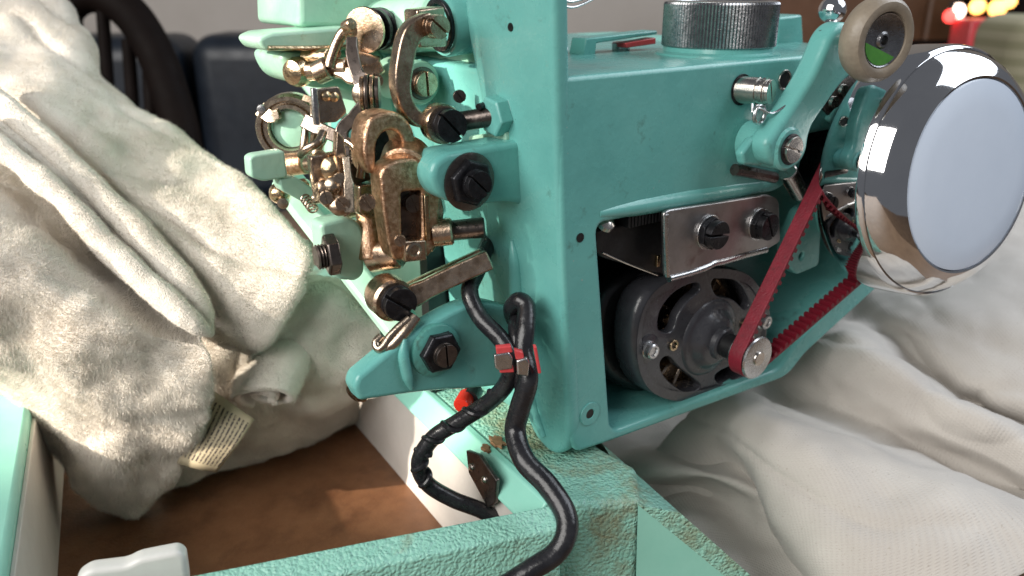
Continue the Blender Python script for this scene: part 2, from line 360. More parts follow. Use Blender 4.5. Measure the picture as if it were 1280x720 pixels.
def washer(name, o, ax, r, ri, h, material, parent):
    return MB().lathe(o, ax, [(ri, 0), (r, 0), (r, h), (ri, h), (ri, 0)], 36).build(name, material, parent, bev=h * .2)
def thread(name, a, b, r, turns, material, parent):
    a = Vector(a); b = Vector(b); L = (b - a).length; pr = [(0, 0)]
    for k in range(turns): pr += [(r * .86, L * k / turns), (r, L * (k + .5) / turns)]
    pr += [(r * .8, L), (0, L)]
    return MB().lathe(a, b - a, pr, 24).build(name, material, parent, ang=20)

# ================================================================== THE SETTING
def quad_structure(name, pts, material):
    o = MB().add(pts, [tuple(range(len(pts)))]).build(name, material); return tag(o, kind='structure')
HF = Vector((CF.x, CF.y, 0)).normalized(); HR = Vector((CR.x, CR.y, 0)).normalized()
FLOOR = -.46
def bgp(px, d, z): 
    r = ray(px, 360); r2 = HR * (r.dot(HR) / r.dot(HF)) + HF
    return Vector((CAM.x, CAM.y, 0)) + r2 * d + Z * z
quad_structure('floor', [HF * -1.5 + HR * -4 + Z * FLOOR, HF * -1.5 + HR * 4 + Z * FLOOR, HF * 3.4 + HR * 4 + Z * FLOOR, HF * 3.4 + HR * -4 + Z * FLOOR], 'room_floor')
wl = MB().box(HF * 3.25 + Z * .9, HR * 4, HF * .05, Z * 1.4).build('back_wall', 'wall_paint'); tag(wl, kind='structure')

# table under everything
tb = empty('table', (.2, .45, FLOOR))
tag(tb, 'brown wooden table under the sewing machine and its case', 'table')
MB().box((.25, .50, -.016), X * .75, Y * .62, Z * .0155).build('table_top', 'table_wood', tb, bev=.003)
for sx in (-1, 1):
    for sy in (-1, 1):
        MB().box((.25 + sx * .68, .5 + sy * .55, (FLOOR - .032) / 2), X * .025, Y * .025, Z * ((-.032 - FLOOR) / 2)).build('leg', 'table_wood', tb, bev=.003)

# ================================================================== CARRYING CASE
RIM = .0885; FL = .012
case = empty('carrying_case', (.12, .40, .0)); tag(case, 'mint green grained vinyl carrying case with torn worn rim, open under the machine', 'case')
iFL = ZP(-40, 772, RIM); iFR = ZP(689, 633, RIM); iBR = Vector((.252, .66, RIM)); iBL = Vector((.052, .68, RIM))
wBL = ZP(45, 458, RIM); wFL = ZP(8, 700, RIM); dL = (wBL - wFL).normalized()
iFL = wFL - dL * .03; iBL = wFL + dL * .34
iN = ZP(533, 490, RIM); dR = (iN - iFR).normalized(); iBR = iFR + dR * .43
fdir = (ZP(670, 627, RIM) - ZP(300, 703, RIM)).normalized(); fout = Vector((fdir.y, -fdir.x, 0)).normalized()
fL = ZP(300, 703, RIM) - fdir * .10
# floor board of the case
MB().prism([Vector((fL.x, fL.y - .01, .002)), Vector((iFR.x, iFR.y, .002)), Vector((iBR.x, iBR.y, .002)), Vector((iBL.x, iBL.y, .002))], Z * (FL - .002)).build('floor_board', 'hardboard', case)
def wall(name, a, b, out, th, material, z0=.002, z1=RIM, bev=.003, parent=case):
    a = Vector((a.x, a.y, z0)); b = Vector((b.x, b.y, z0)); return MB().prism([a, b, b + out * th, a + out * th], Z * (z1 - z0)).build(name, material, parent, bev=bev)
# front wall: lower inner edge, sloping rim facet, grained face
fR = ZP(688, 631, RIM)
# an L of three facets swept along the wall (thick outside skin)
def swept_wall(name, a, b, prof, material, subdiv=60):
    n = len(prof); vs = []; fs = []
    for i in range(subdiv + 1):
        q = a.lerp(b, i / subdiv)
        for k, (o, z) in enumerate(prof):
            j = noise.noise(Vector((q.x * 40, q.y * 40, k * 3.1))) * .0007
            vs.append(Vector((q.x, q.y, 0)) + fout * (o + j) + Z * (z + j))
    for i in range(subdiv):
        for k in range(n): fs.append((i * n + k, i * n + (k + 1) % n, (i + 1) * n + (k + 1) % n, (i + 1) * n + k))
    fs.append(tuple(range(n))[::-1]); fs.append(tuple(range(subdiv * n, (subdiv + 1) * n)))
    me = MB(); me.add(vs, fs); o = me.build(name, material, case, ang=60, bev=.0012, seg=3)
    bm = bmesh.new(); bm.from_mesh(o.data); bmesh.ops.recalc_face_normals(bm, faces=bm.faces); bm.to_mesh(o.data); bm.free(); smooth(o.data, 60); return o
swept_wall('front_wall', fL, fR, [(0, .004), (0, RIM), (.0125, RIM - .004), (.016, RIM - .05), (.016, .003)], 'vinyl')
# left wall with smooth rim and pale lining
lo = Vector((-dL.y, dL.x, 0))
wall('left_wall', iFL, iBL, lo, .035, 'case_smooth', z1=RIM)
wall('lining', iFL + dL * .01, iBL, -lo, .0022, 'lining', z0=FL, z1=RIM - .006, bev=.0005)
wall('back_wall', iBL, iBR, Vector((0, 1, 0)), .02, 'vinyl')
# right wall: thick padded wall whose rim carries the machine
ro = Vector((dR.y, -dR.x, 0))
c1 = ZP(713, 630, RIM - .0015); c2 = ZP(803, 627, RIM - .0015)
sk = RIM - .0015
rw_top = [iFR + ro * .0035, c1, c2, c2 + (ZP(752, 556, RIM) - c2) * .5 + ro * .010, ZP(752, 556, RIM), ZP(752, 556, RIM) + dR * .30, iFR + ro * .0035 + dR * .43]
bq = [Vector((p.x, p.y, .003)) for p in rw_top]
flare = Vector((.062, -.044, 0))
bq[2] = Vector((c2.x, c2.y, .003)); 
# grained padded body, subdivided and slightly uneven
def padded(name, top, bot, material, bev):
    n = len(top); vs = [Vector((p.x, p.y, sk)) for p in top] + bot
    fs = [tuple(range(n)), tuple(range(2 * n - 1, n - 1, -1))] + [(i, (i + 1) % n, (i + 1) % n + n, i + n) for i in range(n)]
    o = MB().add(vs, fs).build(name, material, case, ang=50)
    bm = bmesh.new(); bm.from_mesh(o.data); bmesh.ops.recalc_face_normals(bm, faces=bm.faces); bm.to_mesh(o.data); bm.free(); smooth(o.data, 50)
    bevel(o, bev, 4, 25); return o
padded('right_wall', rw_top, bq, 'vinyl', .0035)
# smooth flared corner skirt below the rim
ap = Vector((c2.x, c2.y, sk - .0012)) + Vector((-.0022, .0006, 0))
k0 = ZP(796, 722, sk - .045) + Vector((.0, -.0012, 0)); k1 = ZP(908, 722, sk - .045); k2 = ZP(941, 722, sk - .043); k3 = ZP(850, 641, sk - .006)
dz = Vector((k1.x - c2.x, k1.y - c2.y, -.045))
lowk0 = Vector((k0.x, k0.y, .004)); lowk1 = k1 + dz * .92; lowk1.z = .004; lowk2 = k2 + dz * .92; lowk2.z = .004
far = ZP(752, 556, sk) + ro * .001; farl = Vector((far.x + .05, far.y - .01, .004))
vs = [ap, lowk0, lowk1, lowk2, k3, far, farl, Vector((c2.x, c2.y, .004)) + dR * .05, far + dR * .1 - ro * .003, farl + dR * .1]
sm = MB().add([ap, lowk0, lowk1], [(0, 1, 2)]); sm.add([ap + Vector((0, .004, -.004)), lowk0 + Vector((0, .006, 0)), lowk1 + Vector((0, .006, 0))], [(0, 2, 1)])
sm.build('corner_patch', 'case_smooth', case)
st = MB().add([ap, lowk1, lowk2, k3, far, farl, far + dR * .1, farl + dR * .1], [(0, 1, 2, 3), (0, 3, 4), (3, 2, 5, 4), (4, 5, 7, 6)])
st = st.build('side_skirt', 'vinyl', case, ang=60)
# inner bevel strip, white lining, bracket
ins = -ro
a0 = iFR + dR * .004; b0 = iFR + dR * .40
MB().prism([a0 + Z * -.0005, a0 + ro * .0045 + Z * -.0008, a0 + ro * .0045 - Z * .012, a0 + ins * .0085 - Z * .0135, a0 + ins * .0088 - Z * .0115], b0 - a0).build('rim_strip', 'case_smooth', case, bev=.0012, seg=3)
wall('lining', a0 + ins * .0055, b0 + ins * .0055, ro, .005, 'lining', z0=FL, z1=RIM - .0125, bev=.0005)
brf = Fr(iFR + ins * .0082, -dR, Z)
br = plate('bracket', brf, rnd(brf.pts([(585, 562), (601, 568), (623, 600), (621, 628), (612, 634), (588, 590)], .001), .001), [], 0, .0022, 'dark_steel', case, bev=.0005)
for q in ((590, 584), (606, 600)):
    MB().lathe(brf.hit(q[0], q[1], .0022), brf.n, [(.0022, -.0005), (.0021, .0006), (.0012, .0014), (0, .0016)], 18).build('rivet', 'steel', br)
# torn vinyl showing brown board where the rim is cut
def ragged(name, c, r, hgt, seed):
    rs = random.Random(seed); pts = []
    for k in range(18):
        a = 2 * math.pi * k / 18; rr = r * (.55 + .6 * rs.random()); pts.append(c + dR * math.cos(a) * rr * 1.6 + ro * math.sin(a) * rr)
    return MB().prism(pts, Z * hgt).build(name, 'torn_edge', case, bev=.0003)
ragged('torn_edge', ZP(622, 551, RIM) - Z * .0012, .0042, .0016, 3)
ragged('torn_edge', ZP(607, 560, RIM) - Z * .0012, .0025, .0018, 5)
MB().box(ZP(692, 672, RIM - .024), fdir * .0035, fout * .004, Z * .024).build('torn_edge', 'torn_edge', case, bev=.001)

# ================================================================== SEWING MACHINE
mach = empty('sewing_machine', (.30, .34, RIM)); tag(mach, 'turquoise metal sewing machine laid on its back with motor and underside gears exposed', 'sewing machine')
def c3(fr, px, py, h=0): return fr.hit(px, py, h)
nX, nY = -X, -Y
# --- end frame: pillar end with the motor opening
outer = [(697, 97), (1000, 70), (1118, 60), (1122, 300), (1110, 348), (1006, 443), (985, 471), (762, 553), (722, 566), (714, 552), (703, 330)]
hole = [(746, 280), (860, 258), (972, 239), (1000, 215), (1008, 168), (1064, 158), (1082, 190), (1090, 318), (1078, 346), (994, 430), (975, 461), (764, 540)]
oR = [.004, .0, .004, .003, .004, .006, .010, .004, .003, .003, .01]
hR = [.006, .0, .006, .006, .006, .006, .01, .01, .01, .012, .008, .007]
frame = plate('end_frame', E, rnd(E.pts(outer), oR, 6), [rnd(E.pts(hole), hR, 6)], -.105, 0, 'paint', mach, bev=.0022, bres=3)
# pillar block behind the end face (its front side carries the dial)
ztop = E.hit(820, 86).z
def ez(px, py): return E.hit(px, py)
pil = MB().box(((ez(700, 97).x + ez(1118, 60).x) / 2, YE + .111 + .06, (ztop - .0005 + ez(860, 258).z) / 2), X * ((ez(1118, 60).x - ez(700, 97).x) / 2 - .002), Y * .066, Z * ((ztop - ez(860, 258).z) / 2)).build('pillar_block', 'paint', mach, bev=.005, seg=4)
# ledge rolled out over the motor opening
lp = [ez(750, 277), ez(800, 268), ez(860, 257), ez(920, 247), ez(972, 237)]
MB().tube([p + Vector((0, .0026, .0034)) for p in lp], .0044, 16, 6, rr=[.0030, .0046, .0050, .0046, .0030]).build('opening_lip', 'paint', mach)
# back of the motor bay
MB().box((.33, YE + .110, .14), X * .12, Y * .004, Z * .055).build('bay_back', 'black_plastic', mach)
# cover-plate screw holes, raised pads with dark threaded holes
for (px, py, r, pad) in ((725, 297, .0022, 0), (737, 517, .0024, 1)):
    c = E.hit(px, py)
    if pad: washer('screw_pad', c + Y * .0005, nY, .0062, .0026, .0011, 'paint', mach)
    MB().lathe(c + nY * .0004, nY, [(r, -.003), (r * .8, -.001), (0, -.0012)][::-1], 20).build('screw_hole', 'black_metal', mach) if False else None
    MB().lathe(c, nY, [(0, .00025), (r, .00025), (r, .0001)], 20).build('screw_hole', 'black_plastic', mach)

# --- underside flange
fo = [(691, -60), (694, 100), (700, 300), (712, 540), (707, 566), (690, 570), (668, 548), (651, 505), (643, 470), (640, 405), (618, 352), (606, 318), (604, 250), (605, 170), (598, 110), (585, 55), (572, -60)]
flange = plate('bed_flange', B, rnd(B.pts(fo), [.003, .02, .03, .01, .006, .006, .008, .01, .01, .01, .01, .01, .01, .01, .01, .01, .003], 5), [], -.0085, 0, 'paint', mach, bev=.0032, bres=4)
# round bead running down the flange
MB().tube([B.hit(*q, .0002) for q in ((640, 300), (644, 330), (648, 400), (652, 440), (664, 500), (680, 545))], .0042, 14, 8, rr=[.001, .0035, .0042, .0042, .004, .002]).build('flange_bead', 'paint', mach)
# small oil hole
MB().lathe(B.hit(638, 34, .0002), B.n, [(0, .0002), (.0017, .0002), (.0019, -.0003)], 16).build('oil_hole', 'black_plastic', mach)
# --- free arm trough behind the mechanism
tro = [(365, 66), (372, -70), (605, -70), (612, 360), (566, 402), (500, 402), (440, 345), (405, 262), (402, 140), (372, 105)]
plate('arm_trough', B, rnd(B.pts(tro, -.012), .01), [], -.030, -.012, 'paint_sunlit', mach, bev=.002)
tw = Fr((.198, 0, .3), -Y, Z)
plate('trough_rib', B, rnd(B.pts([(580, 80), (604, 90), (606, 170), (588, 168)], -.006), .004), [], -.013, -.006, 'paint_sunlit', mach, bev=.0015)
plate('trough_rib', B, rnd(B.pts([(540, 320), (600, 300), (610, 350), (560, 392), (545, 380)], -.004), .006), [], -.013, -.004, 'paint_sunlit', mach, bev=.0015)
plate('trough_rib', B, rnd(B.pts([(585, 170), (632, 165), (632, 185), (585, 190)], .002), .002), [], -.003, .002, 'paint_sunlit', mach, bev=.001)
# upper casting block, ledge and body at the far end
up = EF(.40)
plate('arm_head', up, rnd(up.pts([(372, -60), (520, -60), (520, 40), (374, 34)]), .004), [], -.06, 0, 'paint_sunlit', mach, bev=.003)
lf = EF(.385)
plate('arm_ledge', lf, rnd(lf.pts([(321, 49), (337, 41), (440, 33), (472, 46), (470, 60), (440, 63), (332, 64)]), .003), [], -.03, 0, 'paint_sunlit', mach, bev=.0018)
lf2 = EF(.392)
plate('arm_body', lf2, rnd(lf2.pts([(347, 66), (480, 62), (500, 150), (450, 160), (440, 112), (390, 110), (362, 100)]), .006), [], -.04, 0, 'paint_sunlit', mach, bev=.003)
MB().tube([lf.hit(335, 60, .0003), lf.hit(390, 60, .0003), lf.hit(440, 58, .0003)], .0012, 8, 4).build('ledge_edge', 'brass', mach)
# the lower wall of the arm, running back to the hook
a_, b_ = P(338, 228, .43), P(487, 420, .375)
dd = (b_ - a_).normalized(); MB().prism([a_, a_ + Vector((.010, 0, .006)), a_ + Vector((.022, .012, .002)), a_ + Vector((.020, .012, -.012)), a_ + Vector((.002, .002, -.007))], b_ - a_).build('arm_lower_wall', 'paint_sunlit', mach, bev=.0015)
# --- big boss at top, with collar ring
bo = B.hit(562, 30, .0)
MB().lathe(bo, B.n, [(.0145, -.02), (.0145, .003), (.0138, .0045), (.0118, .0045), (.0112, .002), (0, .002)], 40).build('boss_ring', 'paint', mach)
washer('seal_ring', bo + B.n * .0046, B.n, .0120, .0095, .0022, 'black_metal', mach)
MB().cyl(P(478, 34, .425), P(556, 27, .382), .0135, 36).build('boss_barrel', 'paint_sunlit', mach)
# crank: pivot block, clamp screw, curved arm
blk = EF(.318)
plate('crank_block', blk, rnd(blk.pts([(521, 12), (556, 8), (560, 58), (524, 60)]), .0015), [], -.012, 0, 'bronze', mach, bev=.001)
cf = EF(.308)
arm2d = [(541, 18), (526, 20), (512, 30), (502, 50), (495, 92), (497, 120), (507, 145), (526, 160), (536, 148), (521, 132), (515, 112), (517, 90), (523, 60), (532, 48), (545, 46)]
crank = plate('crank_arm', cf, soft(cf.pts(arm2d), 5), [], -.007, 0, 'bronze', mach, bev=.001)
screw('screw', cf.hit(541, 33, 0), nY, .0050, .0062, .9, 'bronze', crank)
# pivot with black screw at the lower end of the crank
q = cf.hit(560, 153, 0)
MB().lathe(q + X * -.004, nY + nX * .15, [(0, -.004), (.0084, -.004), (.0088, -.003), (.0088, .0035), (.0082, .0045), (0, .0045)], 36).build('pivot_sleeve', 'bronze', crank)
screw('pivot_screw', q + X * -.0035 + nY * .0042, nY + nX * .12, .0074, .0065, .75, 'black_metal', crank, slotw=.16)
# link rod into the painted hex bolt on the flange
hx = B.hit(627, 143)
MB().cyl(q + Vector((.002, .002, -.001)), hx + B.n * .002, .0045, 20).build('link_rod', 'dark_steel', mach)
nut('hex_bolt', hx, B.n, .0092, .0068, 'paint', mach, a0=.35)
MB().cyl(P(598, 134, .355), P(612, 129, .362), .0016, 10).build('pin', 'black_metal', mach)
# screw on the round painted boss
sb = EF(.345); sc = sb.hit(527, 104)
MB().lathe(sc, nY, [(.0105, -.03), (.0105, -.001), (.0098, 0), (0, 0)], 32).build('round_boss', 'paint_sunlit', mach)
washer('washer', sc + nY * .0001, nY, .0078, .003, .0014, 'dark_steel', mach)
screw('screw', sc + nY * .0014, nY, .0060, .0042, .05, 'bronze', mach)
# --- copper yoke
yk = EF(.305)
yo = [(462, 150), (480, 140), (500, 142), (516, 160), (521, 195), (506, 196), (503, 176), (494, 164), (480, 166), (471, 182), (470, 215), (459, 213), (455, 180)]
yoke = plate('yoke', yk, soft(yk.pts(yo), 5), [], -.014, 0, 'copper', mach, bev=.0018, bres=3)
MB().lathe(yk.hit(505, 212, .0), nY * .72 + nX * .55 + Z * -.25, [(0, -.012), (.0105, -.012), (.0112, -.011), (.0112, .002), (.0100, .0035), (.006, .0040), (0, .0042)], 36).build('hub', 'copper', yoke)
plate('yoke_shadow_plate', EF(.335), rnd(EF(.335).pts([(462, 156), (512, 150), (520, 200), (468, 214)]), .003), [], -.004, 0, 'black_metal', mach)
yk2 = EF(.298)
fork = plate('fork', yk2, rnd(yk2.pts([(474, 214), (490, 200), (520, 196), (545, 206), (551, 240), (546, 300), (536, 322), (492, 326), (486, 312), (478, 262)]), .004), [rnd(yk2.pts([(501, 240), (526, 238), (527, 300), (502, 302)]), .0012)], -.010, .001, 'copper', yoke, bev=.0016, bres=3)
plate('slide_plate', yk2, rnd(yk2.pts([(499, 236), (530, 234), (531, 304), (500, 306)]), .001), [], -.009, -.0045, 'dark_steel', yoke, bev=.0004)
screw('slide_screw', yk2.hit(513, 253, -.0045), nY, .0042, .0032, .4, 'dark_steel', yoke, slotw=.05)
sb2 = plate('slide_block', yk2, rnd(yk2.pts([(503, 301), (531, 299), (532, 324), (505, 327)], .003), .001), [], -.004, .0045, 'bronze', yoke, bev=.0007)
MB().lathe(yk2.hit(517, 313, .0045), nY, [(.0040, 0), (.0038, .0008), (.0026, .0010), (.0022, .0004), (0, .0004)], 24).build('rivet', 'aged_steel', yoke)
MB().box(yk2.hit(533, 272, .0012), X * .0012, Y * .0012, Z * .0105).build('slide_gib', 'brass', yoke, bev=.0004)
plate('yoke_wing', EF(.303), rnd(EF(.303).pts([(548, 232), (556, 262), (552, 300), (540, 318), (536, 300), (545, 262)]), .002), [], -.008, 0, 'bronze', yoke, bev=.001)
# cross shaft and hubs
MB().cyl(P(452, 300, .372), P(606, 284, .372), .0048, 20).build('cross_shaft', 'dark_steel', mach)
MB().cyl(P(540, 292, .362), P(566, 289, .362), .0062, 24).build('shaft_collar', 'bronze', mach)
MB().cyl(P(462, 320, .370), P(500, 314, .365), .0078, 24).build('shaft_collar', 'bronze', mach)
MB().cyl(P(463, 325, .366), P(460, 262, .366), .0056, 24).build('post', 'copper', mach)
MB().cyl(P(478, 300, .372), P(500, 296, .372), .0060, 24).build('shaft_collar', 'dark_steel', mach)
# --- dark lever chain
def flat_lever(name, pts, w, th, material, parent):
    """bar of rectangular section through 3D points"""
    q = crom(pts, 5); mb = MB(); vs = []; fs = []; m = len(q)
    for i in range(m):
        t = (q[min(i + 1, m - 1)] - q[max(i - 1, 0)]).normalized(); vw = (q[i] - CAM).normalized(); vw = nY * .8 + nX * .5 + Z * .2
        s_ = t.cross(vw).normalized(); n_ = s_.cross(t).normalized()
        ww = w[min(int(i / (m - 1) * (len(w) - 1) + .5), len(w) - 1)]
        vs += [q[i] + s_ * ww + n_ * th, q[i] - s_ * ww + n_ * th, q[i] - s_ * ww - n_ * th, q[i] + s_ * ww - n_ * th]
    for i in range(m - 1):
        for k in range(4): fs.append((i * 4 + k, i * 4 + (k + 1) % 4, (i + 1) * 4 + (k + 1) % 4, (i + 1) * 4 + k))
    fs += [(3, 2, 1, 0), tuple((m - 1) * 4 + k for k in range(4))]
    o = mb.add(vs, fs).build(name, material, parent)
    bm = bmesh.new(); bm.from_mesh(o.data); bmesh.ops.recalc_face_normals(bm, faces=bm.faces); bm.to_mesh(o.data); bm.free(); smooth(o.data); bevel(o, min(min(w), th) * .3)
    return o
lev = flat_lever('feed_lever', [P(440, 48, .368), P(441, 70, .366), P(447, 92, .364), P(459, 110, .362)], [.0026, .0030, .0042], .0020, 'dark_steel', mach)
MB().lathe(P(437, 31, .370), nY + Z * .2, [(0, -.004), (.0028, -.004), (.0028, .002), (.0022, .003), (0, .003)], 20).build('pin', 'bronze', lev)
flat_lever('feed_link', [P(456, 132, .362), P(442, 148, .362), P(428, 163, .362), P(430, 190, .362), P(431, 214, .362)], [.0032, .0030, .0030], .0018, 'dark_steel', lev)
flat_lever('feed_link', [P(381, 151, .372), P(402, 162, .368), P(424, 172, .362)], [.0034, .0030], .0018, 'dark_steel', lev)
for k, (off, r, m_) in enumerate(((-.0046, .0080, 'bronze'), (-.0022, .0092, 'dark_steel'), (.0002, .0086, 'bronze'), (.0026, .0080, 'dark_steel'))):
    washer('washer', P(463, 118, .362) + (X * .8 - Y * .5) * off, X * .8 - Y * .5, r, .001, .0018, m_, lev)
MB().lathe(P(455, 118, .360), nX * .7 + nY * .7, [(0, -.002), (.0052, -.002), (.0054, .001), (.0034, .0022), (0, .0024)], 24).build('pivot_pin', 'aged_steel', lev)
# large bronze washer and black spacer
dk = nX * .85 + nY * .55
MB().lathe(P(456, 38, .385), dk, [(0, -.001), (.0106, -.001), (.0110, 0), (.0106, .001), (.004, .0016), (0, .0016)], 36).build('bronze_disc', 'bronze', mach)
MB().lathe(P(474, 36, .394), dk, [(0, -.002), (.0100, -.002), (.0100, .001), (.0086, .0016), (.0086, .0036), (.0100, .0042), (.0100, .007), (0, .007)], 32).build('spacer', 'black_metal', mach)
# bent brass arm from the disc down to the clamp knob
MB().tube([P(442, 36, .376), P(430, 40, .378), P(421, 55, .380), P(415, 72, .382), P(412, 84, .383)], .0026, 14, 6, rr=[.0034, .0028, .0026, .0028, .0034]).build('bent_arm', 'bronze', mach)
kn = MB()
kn.lathe(P(372, 90, .392), nX * .8 + nY * .4, [(0, -.006), (.0060, -.006), (.0072, -.003), (.0072, .001), (.0058, .0042), (.003, .0052), (0, .0054)], 32)
knob = kn.build('clamp_knob', 'brass', mach)
MB().cyl(P(372, 90, .393), P(436, 84, .385), .0048, 20).build('clamp_bar', 'bronze', mach)
MB().cyl(P(380, 72, .396), P(412, 72, .392), .0044, 20).build('clamp_bar', 'brass', mach)
MB().cyl(P(395, 92, .386), P(412, 84, .384), .0058, 20).build('clamp_nut', 'bronze', mach)
MB().cyl(P(440, 76, .386), P(474, 84, .388), .0050, 20).build('rocker_shaft', 'bronze', mach)
flat_lever('rocker', [P(420, 88, .386), P(450, 96, .384), P(478, 84, .386)], [.0030, .0042, .0030], .003, 'bronze', mach)
# bright steel angle below it
af = EF(.318)
ang = plate('angle_bracket', af, rnd(af.pts([(391, 112), (424, 108), (434, 140), (421, 153), (398, 154)]), .0012), [], -.002, 0, 'aged_steel', mach, bev=.0004)
for q_ in ((407, 120), (417, 121)):
    MB().lathe(af.hit(*q_, 0), nY, [(.0022, 0), (.0020, .0012), (.001, .002), (0, .0021)], 18).build('rivet', 'brass', ang)
MB().box(af.hit(394, 133, .0008), X * .0012, Y * .0012, Z * .0075).build('bracket_edge', 'bright_steel', ang, bev=.0004)
# --- rotating hook with its race
hk = nY * .8 + nX * .55
ho = P(362, 162, .425)
hook = MB().lathe(ho, hk, [(.0105, -.012), (.0172, -.012), (.0185, -.010), (.0185, -.002), (.0172, .0006), (.0150, .0006), (.0143, -.0012), (.0138, -.0012), (.0132, .0012), (.0112, .0012), (.0105, .0), (.0105, -.012)], 56).build('hook_race', 'aged_steel', mach)
MB().lathe(ho, hk, [(0, -.006), (.0098, -.006), (.0098, -.003), (.0060, -.0016), (0, -.0014)], 40).build('bobbin_basket', 'paint_sunlit', hook)
flat_lever('race_tab', [P(326, 136, .424), P(338, 145, .422), P(350, 142, .420)], [.0042, .0036, .0026], .0016, 'aged_steel', hook)
MB().lathe(P(327, 136, .421), hk, [(.0024, 0), (.0022, .0012), (0, .0016)], 16).build('rivet', 'bright_steel', hook)
flat_lever('race_clip', [P(380, 122, .412), P(392, 128, .408), P(394, 146, .406)], [.0018, .0022], .001, 'aged_steel', hook)
# green arms that carry the hook, with bronze bearing
lf3 = EF(.340)
plate('hook_bracket', lf3, rnd(lf3.pts([(312, 198), (318, 194), (356, 188), (360, 222), (330, 227), (314, 222)]), .0018), [], -.008, 0, 'paint_sunlit', mach, bev=.001)
MB().cyl(P(316, 212, .400), P(321, 212, .396), .0026, 14).build('worn_tip', 'torn_edge', mach)
MB().cyl(P(352, 207, .398), P(384, 203, .390), .0056, 24).build('bearing', 'copper', mach)
plate('hook_bracket', lf3, rnd(lf3.pts([(350, 224), (372, 222), (404, 244), (396, 262), (352, 238)]), .002), [], -.010, -.001, 'paint_sunlit', mach, bev=.001)
kb = MB().lathe(P(348, 244, .402), nX * .5 + nY * .6 + Z * -.2, [(0, -.006), (.0050, -.006), (.0054, -.002), (.0044, .001), (.0026, .0026), (0, .003)], 24).build('brass_screw', 'brass', mach)
MB().lathe(P(354, 254, .400), nX * .4 + nY * .8, [(0, -.004), (.0028, -.004), (.0028, .001), (0, .0016)], 18).build('brass_screw', 'aged_steel', mach)
# --- feed linkage frame: twin steel cheeks with small blocks and pins
ff = EF(.316)
lk_ = plate('feed_cheek', ff, rnd(ff.pts([(386, 196), (394, 192), (400, 250), (396, 252), (391, 228)]), .0006), [], -.003, 0, 'aged_steel', mach, bev=.0003)
ff2 = EF(.306)
plate('feed_cheek', ff2, rnd(ff2.pts([(422, 164), (430, 172), (436, 216), (439, 268), (430, 272), (426, 226), (420, 192)]), .001), [], -.004, 0, 'bronze', mach, bev=.0005)
plate('feed_cheek', ff2, rnd(ff2.pts([(388, 196), (423, 190), (428, 262), (418, 268), (396, 248)], -.006), .002), [], -.010, -.006, 'bronze', mach, bev=.0006)
for (px, py, d, r, m_) in ((401, 214, .336, .0042, 'aged_steel'), (414, 210, .334, .0046, 'brass'), (402, 236, .336, .0040, 'bronze'), (416, 232, .334, .0036, 'aged_steel'), (378, 232, .386, .0034, 'brass'), (455, 224, .380, .0036, 'aged_steel'), (424, 258, .334, .0040, 'bronze'), (449, 216, .382, .0030, 'brass'), (390, 186, .380, .0034, 'bronze')):
    MB().lathe(P(px, py, d), nY * .8 + nX * .5 + Z * .2, [(0, -.005), (r, -.005), (r, .0004), (r * .7, .0014), (0, .0018)], 20).build('pin', m_, mach)
MB().cyl(P(425, 262, .372), P(454, 255, .372), .0052, 20).build('feed_bearing', 'bronze', mach)
MB().tube([P(383, 160, .376), P(381, 178, .376), P(378, 196, .378)], .0022, 12, 5).build('feed_rod', 'aged_steel', mach)
MB().tube([P(404, 172, .374), P(397, 186, .374), P(390, 200, .374)], .0022, 12, 5).build('feed_rod', 'bronze', mach)
MB().tube([P(436, 176, .374), P(438, 196, .374), P(437, 212, .374)], .0030, 12, 5).build('feed_rod', 'brass', mach)
bf = EF(.318)
plate('feed_block', bf, rnd(bf.pts([(449, 232), (472, 230), (476, 262), (462, 276), (450, 268)]), .0015), [], -.010, 0, 'bronze', mach, bev=.0008)
plate('feed_block', bf, rnd(bf.pts([(440, 196), (458, 202), (470, 226), (446, 234)]), .0015), [], -.012, -.003, 'dark_steel', mach, bev=.0008)
MB().cyl(P(446, 150, .386), P(452, 196, .386), .0062, 20).build('arm_web', 'paint', mach)
MB().lathe(P(462, 178, .380), nX * .6 + nY * .8, [(0, -.004), (.0115, -.004), (.0115, .0), (.0100, .001), (0, .001)], 32).build('arm_web', 'paint', mach)
# small springs, screws and rods between the levers
def coil(name, a, b, r, turns, wire, material):
    u, w, t = basis(b - a); n = turns * 10; L = b - a
    return MB().tube([a + L * (k / n) + (u * math.cos(k * .6283) + w * math.sin(k * .6283)) * r for k in range(n + 1)], wire, 6, 2).build(name, material, mach)
coil('return_spring', P(444, 172, .352), P(446, 206, .352), .0022, 8, .0006, 'aged_steel')
coil('return_spring', P(392, 262, .352), P(372, 236, .372), .0020, 8, .0005, 'aged_steel')
MB().cyl(P(384, 206, .352), P(424, 200, .340), .0030, 18).build('feed_rod', 'bronze', mach)
MB().cyl(P(394, 248, .348), P(436, 240, .340), .0026, 18).build('feed_rod', 'aged_steel', mach)
MB().tube([P(404, 166, .356), P(398, 178, .352), P(384, 186, .352), P(376, 194, .356)], .0020, 12, 5).build('feed_rod', 'aged_steel', mach)
MB().tube([P(434, 176, .346), P(446, 186, .344), P(452, 204, .344), P(450, 222, .346)], .0018, 12, 5).build('feed_rod', 'bronze', mach)
flat_lever('feed_finger', [P(388, 200, .336), P(393, 226, .335), P(398, 252, .336)], [.0010, .0012], .0014, 'brass', mach)
flat_lever('feed_finger', [P(432, 196, .330), P(436, 230, .330), P(437, 266, .331)], [.0014, .0020], .0012, 'aged_steel', mach)
